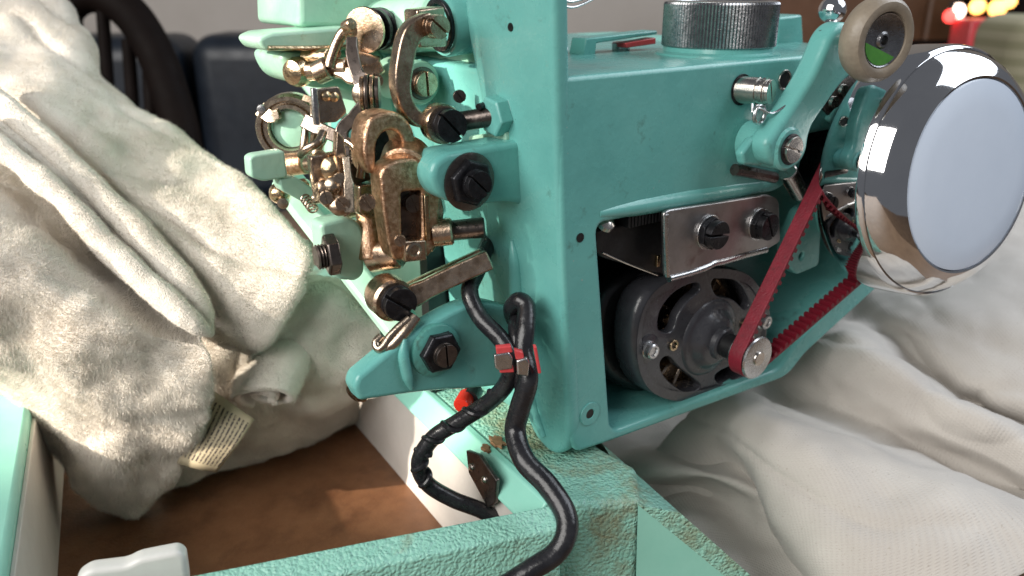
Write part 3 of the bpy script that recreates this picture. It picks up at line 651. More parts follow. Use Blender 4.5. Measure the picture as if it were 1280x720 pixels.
for (px, py, d, r, sl, m_) in ((428, 253, .330, .0030, .7, 'bronze'), (408, 246, .333, .0028, .2, 'aged_steel'), (400, 196, .336, .0030, 1.1, 'brass'), (459, 252, .340, .0036, .5, 'bronze'), (470, 100, .372, .0034, .3, 'aged_steel'), (424, 222, .330, .0022, .9, 'aged_steel'), (500, 300, .330, .0024, .4, 'bronze'), (574, 120, .372, .0030, .6, 'dark_steel'), (352, 208, .392, .0024, .4, 'dark_steel'), (398, 66, .398, .0030, .4, 'brass'), (420, 66, .396, .0026, 1.2, 'bronze')):
    screw('screw', P(px, py, d), nY * .85 + nX * .4, r, r * .8, sl, m_, mach, slotw=.24)
# --- lug with the threaded stud and dark nut
gf = EF(.318)
plate('stud_lug', gf, rnd(gf.pts([(400, 280), (432, 272), (448, 276), (456, 290), (456, 342), (446, 352), (424, 350), (406, 332)]), .003), [], -.012, 0, 'paint_sunlit', mach, bev=.0018)
ax_ = (P(400, 321, .372) - P(440, 314, .378)).normalized()
nut('stud_nut', P(421, 317, .351), ax_, .0092, .0052, 'dark_steel', mach, a0=.3)
thread('stud', P(414, 318.5, .349), P(395, 322, .346), .0056, 5, 'dark_steel', mach)
# bare casting below, and connecting rod with black screw
MB().cyl(P(476, 382, .376), P(606, 322, .372), .0050, 16).build('connecting_rod', 'bronze', mach)
flat_lever('connecting_rod_web', [P(500, 378, .362), P(555, 350, .364), P(612, 324, .366)], [.0052, .0046, .0046], .0030, 'bronze', mach)
ce = P(492, 376, .356)
MB().lathe(ce, nY + nX * .1, [(0, -.012), (.0092, -.012), (.0098, -.010), (.0098, .000), (.0088, .0014), (0, .0014)], 36).build('rod_eye', 'bronze', mach)
screw('rod_screw', ce + nY * .0012 + X * .0008, nY + nX * .08, .0078, .0055, .9, 'black_metal', mach, slotw=.18)
# small chrome hook spring above the foot
MB().tube([P(512, 398, .352), P(500, 408, .351), P(488, 420, .350), P(480, 432, .349), P(473, 436, .349), P(470, 428, .350), P(477, 420, .351)], .0019, 12, 6).build('spring_hook', 'aged_steel', mach)
MB().tube([P(520, 396, .354), P(508, 412, .352), P(494, 428, .351), P(482, 436, .351)], .0028, 12, 6).build('spring_arm', 'aged_steel', mach)
# --- lug with lock nut at mid height
YL = .285; lg = EF(YL)
plate('pivot_lug', lg, rnd(lg.pts([(548, 246), (538, 224), (542, 204), (558, 192), (640, 178), (668, 172), (668, 262), (640, 252), (606, 256), (575, 258)]), [.006, .006, .006, .006, .02, .002, .002, .02, .02, .006], 5), [], -.020, 0, 'paint', mach, bev=.0028, bres=4)
lc = lg.hit(586, 227)
nut('lock_nut', lc, nY, .0108, .0046, 'black_metal', mach, a0=.2)
MB().lathe(lc + nY * .0001, nY, [(0, 0), (.0128, 0), (.0128, .0010), (.0118, .0014), (0, .0014)], 36).build('washer', 'dark_steel', mach)
screw('pivot_stud', lc + nY * .0044, nY, .0063, .0046, .8, 'black_metal', mach, slotw=.14)
# --- triangular foot with lock nut
foot2 = [(443, 486), (447, 472), (500, 428), (552, 396), (585, 380), (612, 378), (660, 392), (664, 478), (600, 486), (530, 490), (470, 499), (450, 502)]
foot = plate('foot_lug', lg, rnd(lg.pts(foot2), [.002, .002, .01, .02, .01, .01, .002, .002, .02, .02, .01, .002], 5), [], -.011, 0, 'paint', mach, bev=.0022, bres=3)
fc = lg.hit(544, 437)
MB().lathe(fc, nY, [(.0130, -.001), (.0124, .0016), (.0118, .0020), (0, .0020)], 40).build('boss_pad', 'paint_greasy', foot)
nut('lock_nut', fc + nY * .0020 + X * .0006, nY, .0100, .0042, 'black_metal', foot, a0=.45)
screw('pivot_stud', fc + nY * .0060 + X * .0006, nY, .0056, .0034, .06, 'dark_steel', foot, slotw=.16)
MB().tube([lg.hit(506, 424, .0004), lg.hit(504, 445, .0004), lg.hit(509, 470, .0004), lg.hit(514, 486, .0004)], .0028, 12, 6, rr=[.001, .0026, .0026, .001]).build('cast_rib', 'paint', foot)
MB().lathe(lg.hit(449, 486, -.008), nX + nY * .4 - Z * .3, [(0, -.004), (.0060, -.004), (.0060, .002), (.0044, .0036), (0, .0040)], 20).build('worn_tip', 'aged_steel', foot)

# --- motor
YM = .262; mf = EF(YM)
bell2 = [(790, 430), (796, 388), (814, 360), (850, 344), (900, 334), (942, 346), (961, 385), (958, 436), (940, 476), (900, 491), (852, 501), (815, 492), (796, 468)]
yB = .235; zpul = CAM.z - .1843; PUL = Vector((.3303, yB, zpul)); WH = YP(1214, 221, .186); AXW = Vector((-.15, -1, .11)).normalized(); WC = WH - AXW * ((.235 - .186) / -AXW.y)
bell_o = soft(mf.pts(bell2), 6); bc_ = Vector((sum(p[0] for p in bell_o) / len(bell_o), sum(p[1] for p in bell_o) / len(bell_o)))
bell_i = [tuple(bc_ + (Vector(p) - bc_) * .90) for p in bell_o]
motor = plate('motor', mf, bell_o, [[tuple(bc_ + (Vector(p) - bc_) * .84) for p in bell_o]], -.017, .0012, 'motor_paint', mach, bev=.0058, bres=6)
plate('end_bell', mf, bell_i, [soft(mf.pts(s), 5) for s in (
    [(823, 410), (826, 388), (843, 366), (868, 354), (875, 362), (860, 376), (848, 394), (842, 412), (832, 416)],
    [(890, 352), (905, 346), (926, 356), (937, 378), (930, 386), (916, 374), (896, 369)],
    [(826, 452), (836, 446), (850, 460), (868, 474), (876, 484), (858, 490), (840, 480), (828, 466)],
    [(894, 470), (906, 461), (924, 456), (930, 466), (916, 476), (900, 480)])], -.006, 0, 'motor_paint', motor, bev=.0010, bres=3)
ctr = mf.hit(874, 421); R0 = .035
hubc = Vector((PUL.x, YM, PUL.z))
MB().lathe(hubc, nY, [(.0235, -.003), (.0228, -.0002), (.0212, .0012), (.0198, .0016), (.0180, .0020), (.0164, .0034), (.0142, .0062), (.0118, .0076), (.0096, .0082), (.0090, .0110), (.0080, .0118), (0, .0118)], 48).build('bearing_dome', 'motor_paint', motor)
MB().cyl(hubc + nY * .0115, PUL + Y * .006, .0068, 24).build('shaft_collar', 'black_plastic', motor)
body2 = [(p[0] + (p[0] - ctr.x) * .05, p[1] + (p[1] - ctr.z) * .0) for p in soft(mf.pts(bell2), 6)]
plate('motor_body', mf, [(a - .006, b) for a, b in body2], [], -.095, -.0165, 'black_plastic', motor, bev=.004)
fanc = Vector((hubc.x, YM + .0160, hubc.z))
MB().lathe(fanc, nY, [(.036, -.0006), (.036, .0016), (.033, .0016), (.033, .0002), (.016, .0002), (.016, .004), (0, .004)], 48).build('cooling_fan', 'aged_steel', motor)
for k in range(14):
    a = 2 * math.pi * k / 14 + .2; rd_ = Vector((math.cos(a), 0, math.sin(a))); td_ = Vector((-math.sin(a), 0, math.cos(a)))
    MB().box(fanc + rd_ * .0255 + nY * .0030, rd_ * .0075, td_ * .0006 + nY * .0004, nY * .0028).build('fan_blade', 'aged_steel', motor, bev=.0002)
for (px, py) in ((809, 436), (951, 400)):
    c = mf.hit(px, py, 0)
    MB().lathe(c, nY, [(.0085, -.004), (.0082, .0003), (.0070, .0006), (0, .0006)], 24).build('screw_seat', 'motor_paint', motor)
    s_ = MB().lathe(c + nY * .0006, nY, [(0, 0), (.0050, 0), (.0050, .0008), (.0043, .0012), (.0043, .0040), (.0036, .0046), (.0026, .0046), (.0022, .0036), (0, .0036)], 12).build('screw', 'bright_steel', motor, ang=25)
for (px, py) in ((841, 431), (930, 405)):
    washer('brass_eyelet', mf.hit(px, py, 0) + nY * .0002, nY, .0032, .0019, .0012, 'brass', motor)
    MB().lathe(mf.hit(px, py, 0) + nY * .0003, nY, [(0, 0), (.002, 0), (.002, .0003)], 14).build('eyelet_hole', 'black_plastic', motor)
# --- pulley on the motor shaft
pul = MB().lathe(PUL, nY, [(0, -.0050), (.0112, -.0050), (.0112, -.0042), (.0085, -.0040), (.0085, .0042), (.0116, .0044), (.0118, .0052), (.0112, .0060), (.0100, .0062), (0, .0062)], 48).build('pulley', 'bright_steel', mach)
MB().lathe(PUL + nY * .0061, nY, [(0, .0012), (.0036, .0012), (.0040, .0008), (.0041, 0)][::-1], 28).build('shaft_end', 'steel', pul)
# --- toothed belt
def belt():
    c1 = Vector((PUL.x, PUL.z)); r1 = .0102; c2 = Vector((WC.x, WC.z)); r2 = .0555
    d = c2 - c1; L = d.length; al = math.atan2(d.y, d.x); be = math.acos((r1 - r2) / L)   # tangent angle
    pth = []
    a_up, a_dn = al + be, al - be
    def arc(c, r, a, b, n): return [c + Vector((math.cos(a + (b - a) * k / n), math.sin(a + (b - a) * k / n))) * r for k in range(n + 1)]
    up1, up2 = c1 + Vector((math.cos(a_up), math.sin(a_up))) * r1, c2 + Vector((math.cos(a_up), math.sin(a_up))) * r2
    dn1, dn2 = c1 + Vector((math.cos(a_dn), math.sin(a_dn))) * r1, c2 + Vector((math.cos(a_dn), math.sin(a_dn))) * r2
    loop = [up1.lerp(up2, k / 30) for k in range(31)] + arc(c2, r2, a_up, a_dn, 60)[1:] + [dn2.lerp(dn1, k / 30) for k in range(1, 31)] + arc(c1, r1, a_dn, a_up - 2 * math.pi if a_up > a_dn else a_up, 24)[1:-1]
    m = len(loop); hw = .0042; th = .0016; vs = []; fs = []
    T = [(loop[(i + 1) % m] - loop[i - 1]).normalized() for i in range(m)]
    Nn = [Vector((-t.y, t.x)) for t in T]              # outward: the loop runs clockwise
    for i in range(m):
        for (o_, y_) in ((0, -hw), (th, -hw), (th, hw), (0, hw)):
            q = loop[i] + Nn[i] * o_; vs.append(Vector((q.x, yB + y_, q.y)))
    for i in range(m):
        j = (i + 1) % m
        for k in range(4): fs.append((i * 4 + k, i * 4 + (k + 1) % 4, j * 4 + (k + 1) % 4, j * 4 + k))
    ob = MB().add(vs, fs).build('drive_belt', 'belt_red', mach)
    bm = bmesh.new(); bm.from_mesh(ob.data); bmesh.ops.recalc_face_normals(bm, faces=bm.faces); bm.to_mesh(ob.data); bm.free(); smooth(ob.data, 40); bevel(ob, .0003)
    # teeth along the two free runs
    pitch = .0047; tm = None
    tb_ = MB(); tb_.add([(-.0013, -hw, .0003), (.0013, -hw, .0003), (.0009, -hw, -.0021), (-.0009, -hw, -.0021), (-.0013, hw, .0003), (.0013, hw, .0003), (.0009, hw, -.0021), (-.0009, hw, -.0021)],
        [(0, 1, 2, 3), (7, 6, 5, 4), (0, 4, 5, 1), (1, 5, 6, 2), (2, 6, 7, 3), (3, 7, 4, 0)])
    tm = bpy.data.meshes.new('tooth'); tm.from_pydata(tb_.v, [], tb_.f); tm.update(); tm.materials.append(MATS['belt_red'])
    bm = bmesh.new(); bm.from_mesh(tm); bmesh.ops.recalc_face_normals(bm, faces=bm.faces); bm.to_mesh(tm); bm.free()
    for (A, C) in ((up1, up2), (dn2, dn1)):
        t = (C - A).normalized(); n_ = Vector((-t.y, t.x)); cnt = int((C - A).length / pitch)
        for k in range(cnt):
            q = A + t * (pitch * (k + .5))
            o = bpy.data.objects.new('tooth', tm); COL.objects.link(o); o.parent = ob
            M = Matrix(((t.x, 0, n_.x, q.x), (0, 1, 0, yB), (t.y, 0, n_.y, q.y), (0, 0, 0, 1))); o.matrix_local = M
    return ob
belt()
# --- handwheel
wheel = MB().lathe(WH, AXW, [(.0494, -.0012), (.0496, .0006), (.0506, .0010), (.0556, -.0012), (.0602, -.0058), (.0636, -.0118), (.0641, -.0132), (.0648, -.0126), (.0660, -.0140), (.0666, -.0165), (.0676, -.0340), (.0672, -.0382), (.0656, -.0402), (.0560, -.0390), (.0560, -.0370), (0, -.0370)], 128).build('handwheel', 'chrome', mach)
MB().lathe(WH, AXW, [(.0493, -.0018), (.0490, .0004), (.0476, .0009), (.0360, .0018), (.0180, .0023), (0, .0024)], 96).build('wheel_disc', 'enamel_white', wheel)
wp = MB().lathe(Vector((WC.x, yB, WC.z)), nY, [(0, -.0055), (.0580, -.0055), (.0580, -.0045), (.0545, -.0044), (.0545, .0044), (.0545, .0045), (.0500, .0052), (0, .0052)], 96).build('wheel_pulley', 'dark_steel', wheel)
MB().cyl(Vector((WC.x, yB + .005, WC.z)), Vector((WC.x, YE + .03, WC.z)), .020, 36).build('wheel_shaft', 'black_metal', wheel)
# --- steel bracket over the motor with two bolts
bf2 = EF(YE - .0045)
bk = plate('motor_bracket', bf2, rnd(bf2.pts([(830, 266), (838, 262), (960, 243), (974, 249), (976, 302), (958, 313), (905, 327), (898, 328), (888, 332), (838, 349), (832, 346)]), [.004, .003, .004, .004, .003, .003, .002, .001, .002, .002, .002]), [], -.0026, 0, 'satin_plate', mach, bev=.0009, bres=3)
MB().tube([bf2.hit(*q, -.0006) for q in ((836, 348), (862, 341), (882, 334), (892, 329), (902, 327), (930, 319), (957, 312))], .0019, 12, 4).build('rolled_edge', 'bright_steel', bk)
MB().tube([bf2.hit(*q, -.0006) for q in ((832, 268), (832, 300), (834, 345))], .0015, 10, 4).build('rolled_edge', 'bright_steel', bk)
for (px, py, sl) in ((885, 290, 1.45), (948, 280, .45)):
    c = bf2.hit(px, py, 0)
    washer('washer', c, nY, .0090, .003, .0012, 'bright_steel', bk)
    screw('hex_bolt', c + nY * .0012, nY, .0086, .0068, sl, 'black_metal', bk, hexa=True, slotw=.14)
# terminal block beside the bracket, with ribs
tf = EF(YE + .008)
tblk = plate('terminal_block', tf, rnd(tf.pts([(744, 288), (830, 268), (840, 300), (832, 346), (752, 322), (744, 312)]), .002), [], -.05, 0, 'black_plastic', mach, bev=.0012)
for k in range(14):
    t = k / 13; MB().box(tf.hit(780 + 55 * t, 276 - 12 * t, .001), X * .0007, Y * .004, Z * .0028).build('rib', 'black_plastic', tblk, bev=.0002)
MB().lathe(tf.hit(756, 280, .002), nY + Z, [(.0046, 0), (.0042, .002), (.002, .0034), (0, .0036)], 20).build('screw', 'steel', tblk)
MB().box(tf.hit(822, 326, .001), X * .0012, Y * .001, Z * .003).build('terminal', 'brass', tblk, bev=.0003)
MB().tube([tf.hit(753, 316, .003), tf.hit(785, 330, .0035), tf.hit(822, 344, .003)], .0005, 8, 5).build('wire', 'steel', tblk)
# painted tabs right of the opening
tbf = EF(YE + .003)
tab = plate('side_tab', tbf, rnd(tbf.pts([(998, 262), (1022, 250), (1028, 262), (1024, 332), (996, 344), (980, 326), (982, 300)]), .004), [circ(tbf.at(1002, 320), .0022, 18)], -.006, 0, 'paint', mach, bev=.0012)
MB().lathe(tbf.hit(1002, 320, -.004), nY, [(.0028, 0), (0, .0001)], 14).build('screw_hole', 'dark_steel', tab)
plate('side_tab', tbf, rnd(tbf.pts([(1022, 245), (1036, 240), (1046, 268), (1042, 296), (1030, 292), (1026, 270)], .004), .003), [], -.004, .004, 'paint', mach, bev=.0012)
MB().cyl(YP(984, 214, YE - .006), YP(1000, 242, YE - .004), .0050, 22).build('stop_pin', 'steel', mach)
MB().tube([YP(918, 212, YE - .004), YP(940, 216, YE - .005), YP(968, 222, YE - .005)], .0030, 10, 5).build('worn_bracket', 'dark_steel', mach)
# --- bobbin winder lever
yw = .232; wf = EF(yw)
wl_ = [(958, 180), (972, 160), (988, 138), (1018, 92), (1040, 40), (1054, 27), (1074, 30), (1080, 80), (1052, 106), (1014, 162), (1010, 192), (998, 210), (980, 214), (962, 204)]
lever = plate('winder_lever', wf, rnd(wf.pts(wl_), [.008, .008, .012, .02, .006, .005, .004, .006, .012, .012, .008, .008, .008, .008], 6), [], -.012, 0, 'paint', mach, bev=.0034, bres=4)
lpv = wf.hit(985, 186, 0) + nY * .0012
MB().cyl(lpv + Y * .026, lpv, .0108, 36, ch=.0014).build('lever_barrel', 'paint', lever)
MB().prism([EF(.246).hit(*q) for q in ((920, 204), (917, 190), (930, 172), (950, 164), (960, 206))], nY * .005).build('lever_stop', 'paint', lever, bev=.0015, seg=3)
washer('pivot_ring', lpv + nY * .0001, nY, .0076, .0064, .0010, 'black_metal', lever)
screw('pivot_screw', lpv + Y * .001, nY, .0066, .0040, 1.25, 'steel', lever, slotw=.17)
# rubber tyred winding wheel
rc = YP(1101, 50, .213); RA = Vector((-.22, -1, -.04)).normalized(); RU = Z.cross(RA).normalized(); RV = RA.cross(RU)
MB().lathe(rc, RA, [(.0118, -.008), (.0150, -.0088), (.0184, -.0076), (.0198, -.0045), (.0200, -.002), (.0192, .0012), (.0172, .0034), (.0148, .0038), (.0130, .0030), (.0125, .0012), (.0118, .0)], 64).build('rubber_tyre', 'rubber_tan', lever)
MB().lathe(rc, RA, [(.0126, -.006), (.0127, .0016), (.0122, .0024), (.0116, .0020), (.0040, .0012), (.0030, .0022), (.0022, .0022), (.0020, -.001), (0, -.001)], 48).build('wheel_cap', 'gunmetal', lever)
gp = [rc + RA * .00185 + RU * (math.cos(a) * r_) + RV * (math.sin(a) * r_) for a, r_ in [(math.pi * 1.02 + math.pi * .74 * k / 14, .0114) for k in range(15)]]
MB().prism(gp, RA * .0003).build('green_reflection', 'green_reflection', lever)  # green wedge added to imitate a reflection in the cap
MB().cyl(rc + Y * .006, rc + Y * .020, .0040, 20).build('spindle', 'steel', lever)
# stop plate with slot behind the lever
sp = EF(YE - .003)
spl = plate('stop_plate', sp, rnd(sp.pts([(1034, 150), (1066, 104), (1084, 94), (1104, 108), (1070, 156), (1050, 162)]), .003), [], -.003, .001, 'paint', mach, bev=.001)
flat_lever('slot_plate', [sp.hit(1030, 138, .004), sp.hit(1048, 118, .004), sp.hit(1072, 96, .004)], [.0036, .0044, .0040], .0010, 'dark_steel', spl)
for q_ in ((1040, 128), (1052, 113)): screw('screw', sp.hit(*q_, .005), nY, .0034, .002, .5, 'steel', spl)
# spring stud, spring and plain hole on the end face
sc_ = E.hit(926, 112)
MB().lathe(sc_, nY + X * .25, [(.0066, -.001), (.0066, .0092), (.0060, .0096), (.0060, .0110), (.0066, .0114), (.0066, .0130), (.0058, .0134), (0, .0134)], 32).build('spring_stud', 'steel', mach)
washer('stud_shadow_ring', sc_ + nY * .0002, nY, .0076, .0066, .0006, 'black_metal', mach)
screw('stud_screw', sc_ + (nY + X * .25).normalized() * .0132, nY + X * .25, .0060, .0026, .45, 'steel', mach, slotw=.14)
hl = E.hit(980, 100)
washer('bush', hl + nY * .0001, nY, .0052, .0042, .0008, 'steel', mach); MB().lathe(hl + nY * .0003, nY, [(0, 0), (.0043, 0), (.0043, .0002)], 22).build('bush_hole', 'black_plastic', mach)
sq = [YP(940, 130, .243)]
cc = YP(947, 143, .241)
for k in range(22):
    a = math.pi * .9 - 2 * math.pi * k / 10; sq.append(cc + X * math.cos(a) * .0042 + Z * math.sin(a) * .0042 + nY * (.0022 * k / 22))
sq += [YP(965, 142, .238), YP(986, 130, .236)]
MB().tube(sq, .0007, 8, 3).build('torsion_spring', 'bright_steel', mach)
# --- front side (facing up): knurled dial, chrome ball, arm parts
dz0 = ztop
dc = ZP(897, 56, dz0)
dc = Vector((dc.x, YE + .036, dz0)); dc.x = YP(897, 60, dc.y).x
kn = MB(); rD = .0298; n_ = 220
def knurl():
    vs = []; fs = []; rows = [(.985, .0045), (1, .0050), (1, .0255), (.985, .0265)]
    for rr, h in rows:
        for i in range(n_):
            a = 2 * math.pi * i / n_; k = 1 - (.016 if i % 2 else 0); vs.append(dc + Vector((math.cos(a) * rD * rr * k, math.sin(a) * rD * rr * k, h)))
    for r in range(3):
        for i in range(n_): fs.append((r * n_ + i, r * n_ + (i + 1) % n_, (r + 1) * n_ + (i + 1) % n_, (r + 1) * n_ + i))
    fs.append(tuple(range(3 * n_, 4 * n_))); return vs, fs
dial = kn.add(*knurl()).build('stitch_dial', 'gunmetal', mach, ang=20)
MB().lathe(dc + Z * .0264, Z, [(.0290, -.0005), (.0290, .0004), (.0270, .0008), (.0262, .0002), (0, .0002)], 64).build('dial_rim', 'bright_steel', dial)
MB().lathe(dc, Z, [(.0330, -.0015), (.0325, .0012), (.0290, .0022), (.0285, .0052), (0, .0052)], 64).build('dial_base', 'paint', mach)
bc = YP(1036, 46, .30)
ball = MB().lathe(Vector((bc.x, .30, dz0 - .001)), Z, [(0, 0), (.0105, 0), (.0105, .0035), (.0095, .0045), (.0030, .0048), (.0028, .0165), (.0034, .018)], 32).build('ball_stem', 'chrome', mach)
bb = Vector((bc.x, .30, YP(1036, 13, .30).z)); MB().lathe(bb, Z, [(.0082 * math.sin(math.pi * k / 16), -.0082 * math.cos(math.pi * k / 16)) for k in range(17)], 32).build('ball_knob', 'chrome', ball)
# far parts of the front: thread guide frame and guard
gy = YE + .075
def gpt(px, py): return YP(px, py, gy)
MB().prism([gpt(728, 76), gpt(733, 48), gpt(822, 38), gpt(822, 43), gpt(746, 54), gpt(744, 76)], Y * .012).build('guide_frame', 'paint', mach, bev=.0008)
MB().prism([gpt(782, 54), gpt(820, 47), gpt(820, 55), gpt(784, 60)], Y * .008).build('red_marker', 'clip_red', mach, bev=.0005)
MB().cyl(YP(695, 64, gy), YP(704, 66, gy), .0045, 16).build('guide_pin', 'gunmetal', mach)
MB().cyl(YP(776, 68, gy + .01), YP(776, 52, gy + .01), .0050, 16).build('guide_post', 'gunmetal', mach)
MB().prism([YP(972, 62, .32), YP(973, 22, .32), YP(1003, 18, .32), YP(1005, 56, .32)], Y * .03).build('front_guard', 'paint', mach, bev=.0015)
for pts in ([(692, 4), (715, 9), (735, 2), (760, -12)], [(693, -8), (694, 20), (692, 46)], [(700, -6), (712, 2), (738, -4)]):
    MB().tube([YP(a, b, .29) for a, b in pts], .0006, 8, 6).build('thread_wire', 'bright_steel', mach)

# --- power leads, clip, red cap
def cab(name, pts, r, rr=None, seg=16): return MB().tube([P(*p) for p in pts], r, seg, 12, rr=rr).build(name, 'cable_jacket', mach)
cab('power_lead', [(612, 300, .405), (598, 335, .385), (587, 364, .370), (600, 396, .366), (626, 424, .362), (640, 450, .360), (634, 478, .366), (612, 502, .374), (575, 526, .382), (541, 548, .388), (524, 578, .392), (534, 604, .398), (566, 624, .402), (606, 640, .404), (650, 668, .41)], .0041)
cab('power_lead', [(642, 398, .385), (640, 384, .375), (649, 376, .368), (658, 384, .366), (657, 410, .362), (654, 440, .360), (660, 474, .358), (650, 510, .362), (644, 540, .364), (656, 576, .356), (684, 606, .350), (706, 640, .344), (708, 668, .340), (694, 692, .338), (664, 712, .336), (620, 740, .335)], .0046, rr=[.0042, .0042, .0046, .005, .005, .0048, .0046])
cab('power_lead', [(646, 398, .378), (644, 412, .366), (648, 436, .361), (650, 462, .361), (652, 490, .364), (645, 520, .368)], .0034)
# spiral of tape wound on the slack loop
tp = []
lead_pts = crom([P(*p) for p in [(618, 496, .370), (575, 526, .380), (541, 548, .386), (524, 578, .390), (534, 604, .396)]], 16)
for i, q in enumerate(lead_pts):
    t = (lead_pts[min(i + 1, len(lead_pts) - 1)] - lead_pts[max(i - 1, 0)]).normalized(); u, w, _ = basis(t); a = i * .55
    tp.append(q + (u * math.cos(a) + w * math.sin(a)) * .0034)
MB().tube(tp, .0014, 8, 3).build('tape_wrap', 'cable_jacket', mach)
MB().lathe(B.hit(650, 386, .0003), B.n, [(0, .0001), (.0072, .0001), (.0078, -.0004)], 24).build('lead_hole', 'black_plastic', mach)
k1 = Fr(P(636, 450, .352), nY.cross(Z) * -1, Z); k1 = Fr(P(640, 450, .3475), Vector((.85, -.5, -.12)), Z)
clip = plate('cable_clip', k1, rnd(k1.pts([(617, 443), (636, 440), (641, 447), (640, 461), (622, 463), (618, 458)]), .0008), [], -.0012, .0006, 'bright_steel', mach, bev=.0008, bres=3)
plate('clip_jaw', k1, rnd(k1.pts([(645, 450), (658, 446), (662, 452), (660, 470), (646, 468)]), .0008), [], -.0015, .0010, 'bright_steel', clip, bev=.0009, bres=3)
for L_ in ([(620, 435), (639, 433), (641, 441), (621, 444)], [(624, 461), (642, 460), (643, 466), (625, 467)], [(643, 438), (654, 441), (656, 449), (645, 450)], [(667, 434), (671, 434), (677, 467), (673, 468)]):
    plate('clip_sleeve', k1, rnd(k1.pts(L_), .0005), [], -.0035, -.0002, 'clip_red', clip, bev=.0005)
rb = P(578, 505, .392)
MB().lathe(rb, nX * .7 + nY * .6, [(0, -.008), (.0042, -.008), (.0042, .001), (.0036, .002), (0, .0022)], 24).build('red_cap', 'red_plastic', mach)
MB().lathe(rb + X * .003, nX * .7 + nY * .6, [(0, -.012), (.0046, -.012), (.0046, -.003), (0, -.003)], 24).build('cap_base', 'black_plastic', mach)

# ================================================================== PLUSH BLANKET
def loft(rows, nu, nv, amp=.0, fq=30, seed=0, amp2=0, fq2=120, amp3=0, fq3=26):
    """rows of (px, py, depth) -> smooth grid of world points"""
    G = [[P(*c) if not isinstance(c, Vector) else c for c in r] for r in rows]
    m = len(G[0]); k = max(2, nu // (m - 1)); R1 = [crom(r, k) for r in G]
    cols = list(zip(*R1)); kv = max(2, nv // (len(rows) - 1)); C = [crom(list(c), kv) for c in cols]
    A = np.array([[tuple(p) for p in c] for c in C])            # [u][v][3]
    nrm = gnorm(A)
    if amp or amp2:
        for i in range(A.shape[0]):
            for j in range(A.shape[1]):
                q = Vector(A[i, j]); s_ = Vector((seed * 3.7, seed * 1.3, 0))
                A[i, j] += nrm[i, j] * (amp * noise.noise(q * fq + s_) + amp2 * noise.noise(q * fq2 + s_) - amp3 * max(0, 1 - 3.2 * abs(noise.noise(q * fq3 + s_ * 2 + Vector((q.z * 20, 0, q.x * 10))))) ** 2)
    return A
def gnorm(A):
    du = np.gradient(A, axis=0); dv = np.gradient(A, axis=1); n = np.cross(du, dv); n /= (np.linalg.norm(n, axis=2, keepdims=True) + 1e-12)
    v = np.array(tuple(CAM)) - A
    if (n * v).sum() < 0: n = -n
    return n
def tgrid(pts, r, seg=18, n=10, rr=None, flat=1.0):
    mb = MB().tube(pts, r, seg, n, rr=rr, flat=flat); k = len(mb.v) // seg
    A = np.array(mb.v).reshape(k, seg, 3); A = np.concatenate([A, A[:, :1]], axis=1)
    c = A[:, :-1].mean(axis=1, keepdims=True); nr = A - c; nr /= np.linalg.norm(nr, axis=2, keepdims=True); return A, nr
def mesh_of(grids, name, material, parent, thick=0, uv=False):
    vs = []; fs = []; uvs = []
    for A in grids:
        k = len(vs); a, b = A.shape[:2]; vs += [tuple(p) for p in A.reshape(-1, 3)]
        L1 = np.concatenate([[0], np.cumsum(np.linalg.norm(np.diff(A[:, b // 2], axis=0), axis=1))]); L2 = np.concatenate([[0], np.cumsum(np.linalg.norm(np.diff(A[a // 2], axis=0), axis=1))])
        for i in range(a):
            for j in range(b): uvs.append((L1[i], L2[j]))
        for i in range(a - 1):
            for j in range(b - 1): fs.append((k + i * b + j, k + (i + 1) * b + j, k + (i + 1) * b + j + 1, k + i * b + j + 1))
    me = bpy.data.meshes.new(name); me.from_pydata(vs, [], fs); me.update()
    if uv:
        l_ = me.uv_layers.new(name='UVMap'); vi = np.zeros(len(me.loops), int); me.loops.foreach_get('vertex_index', vi); l_.data.foreach_set('uv', np.array(uvs)[vi].ravel())
    smooth(me, 180); o = link(me, name, material, parent)
    if thick: s_ = o.modifiers.new('thickness', 'SOLIDIFY'); s_.thickness = thick; s_.offset = 0
    return o
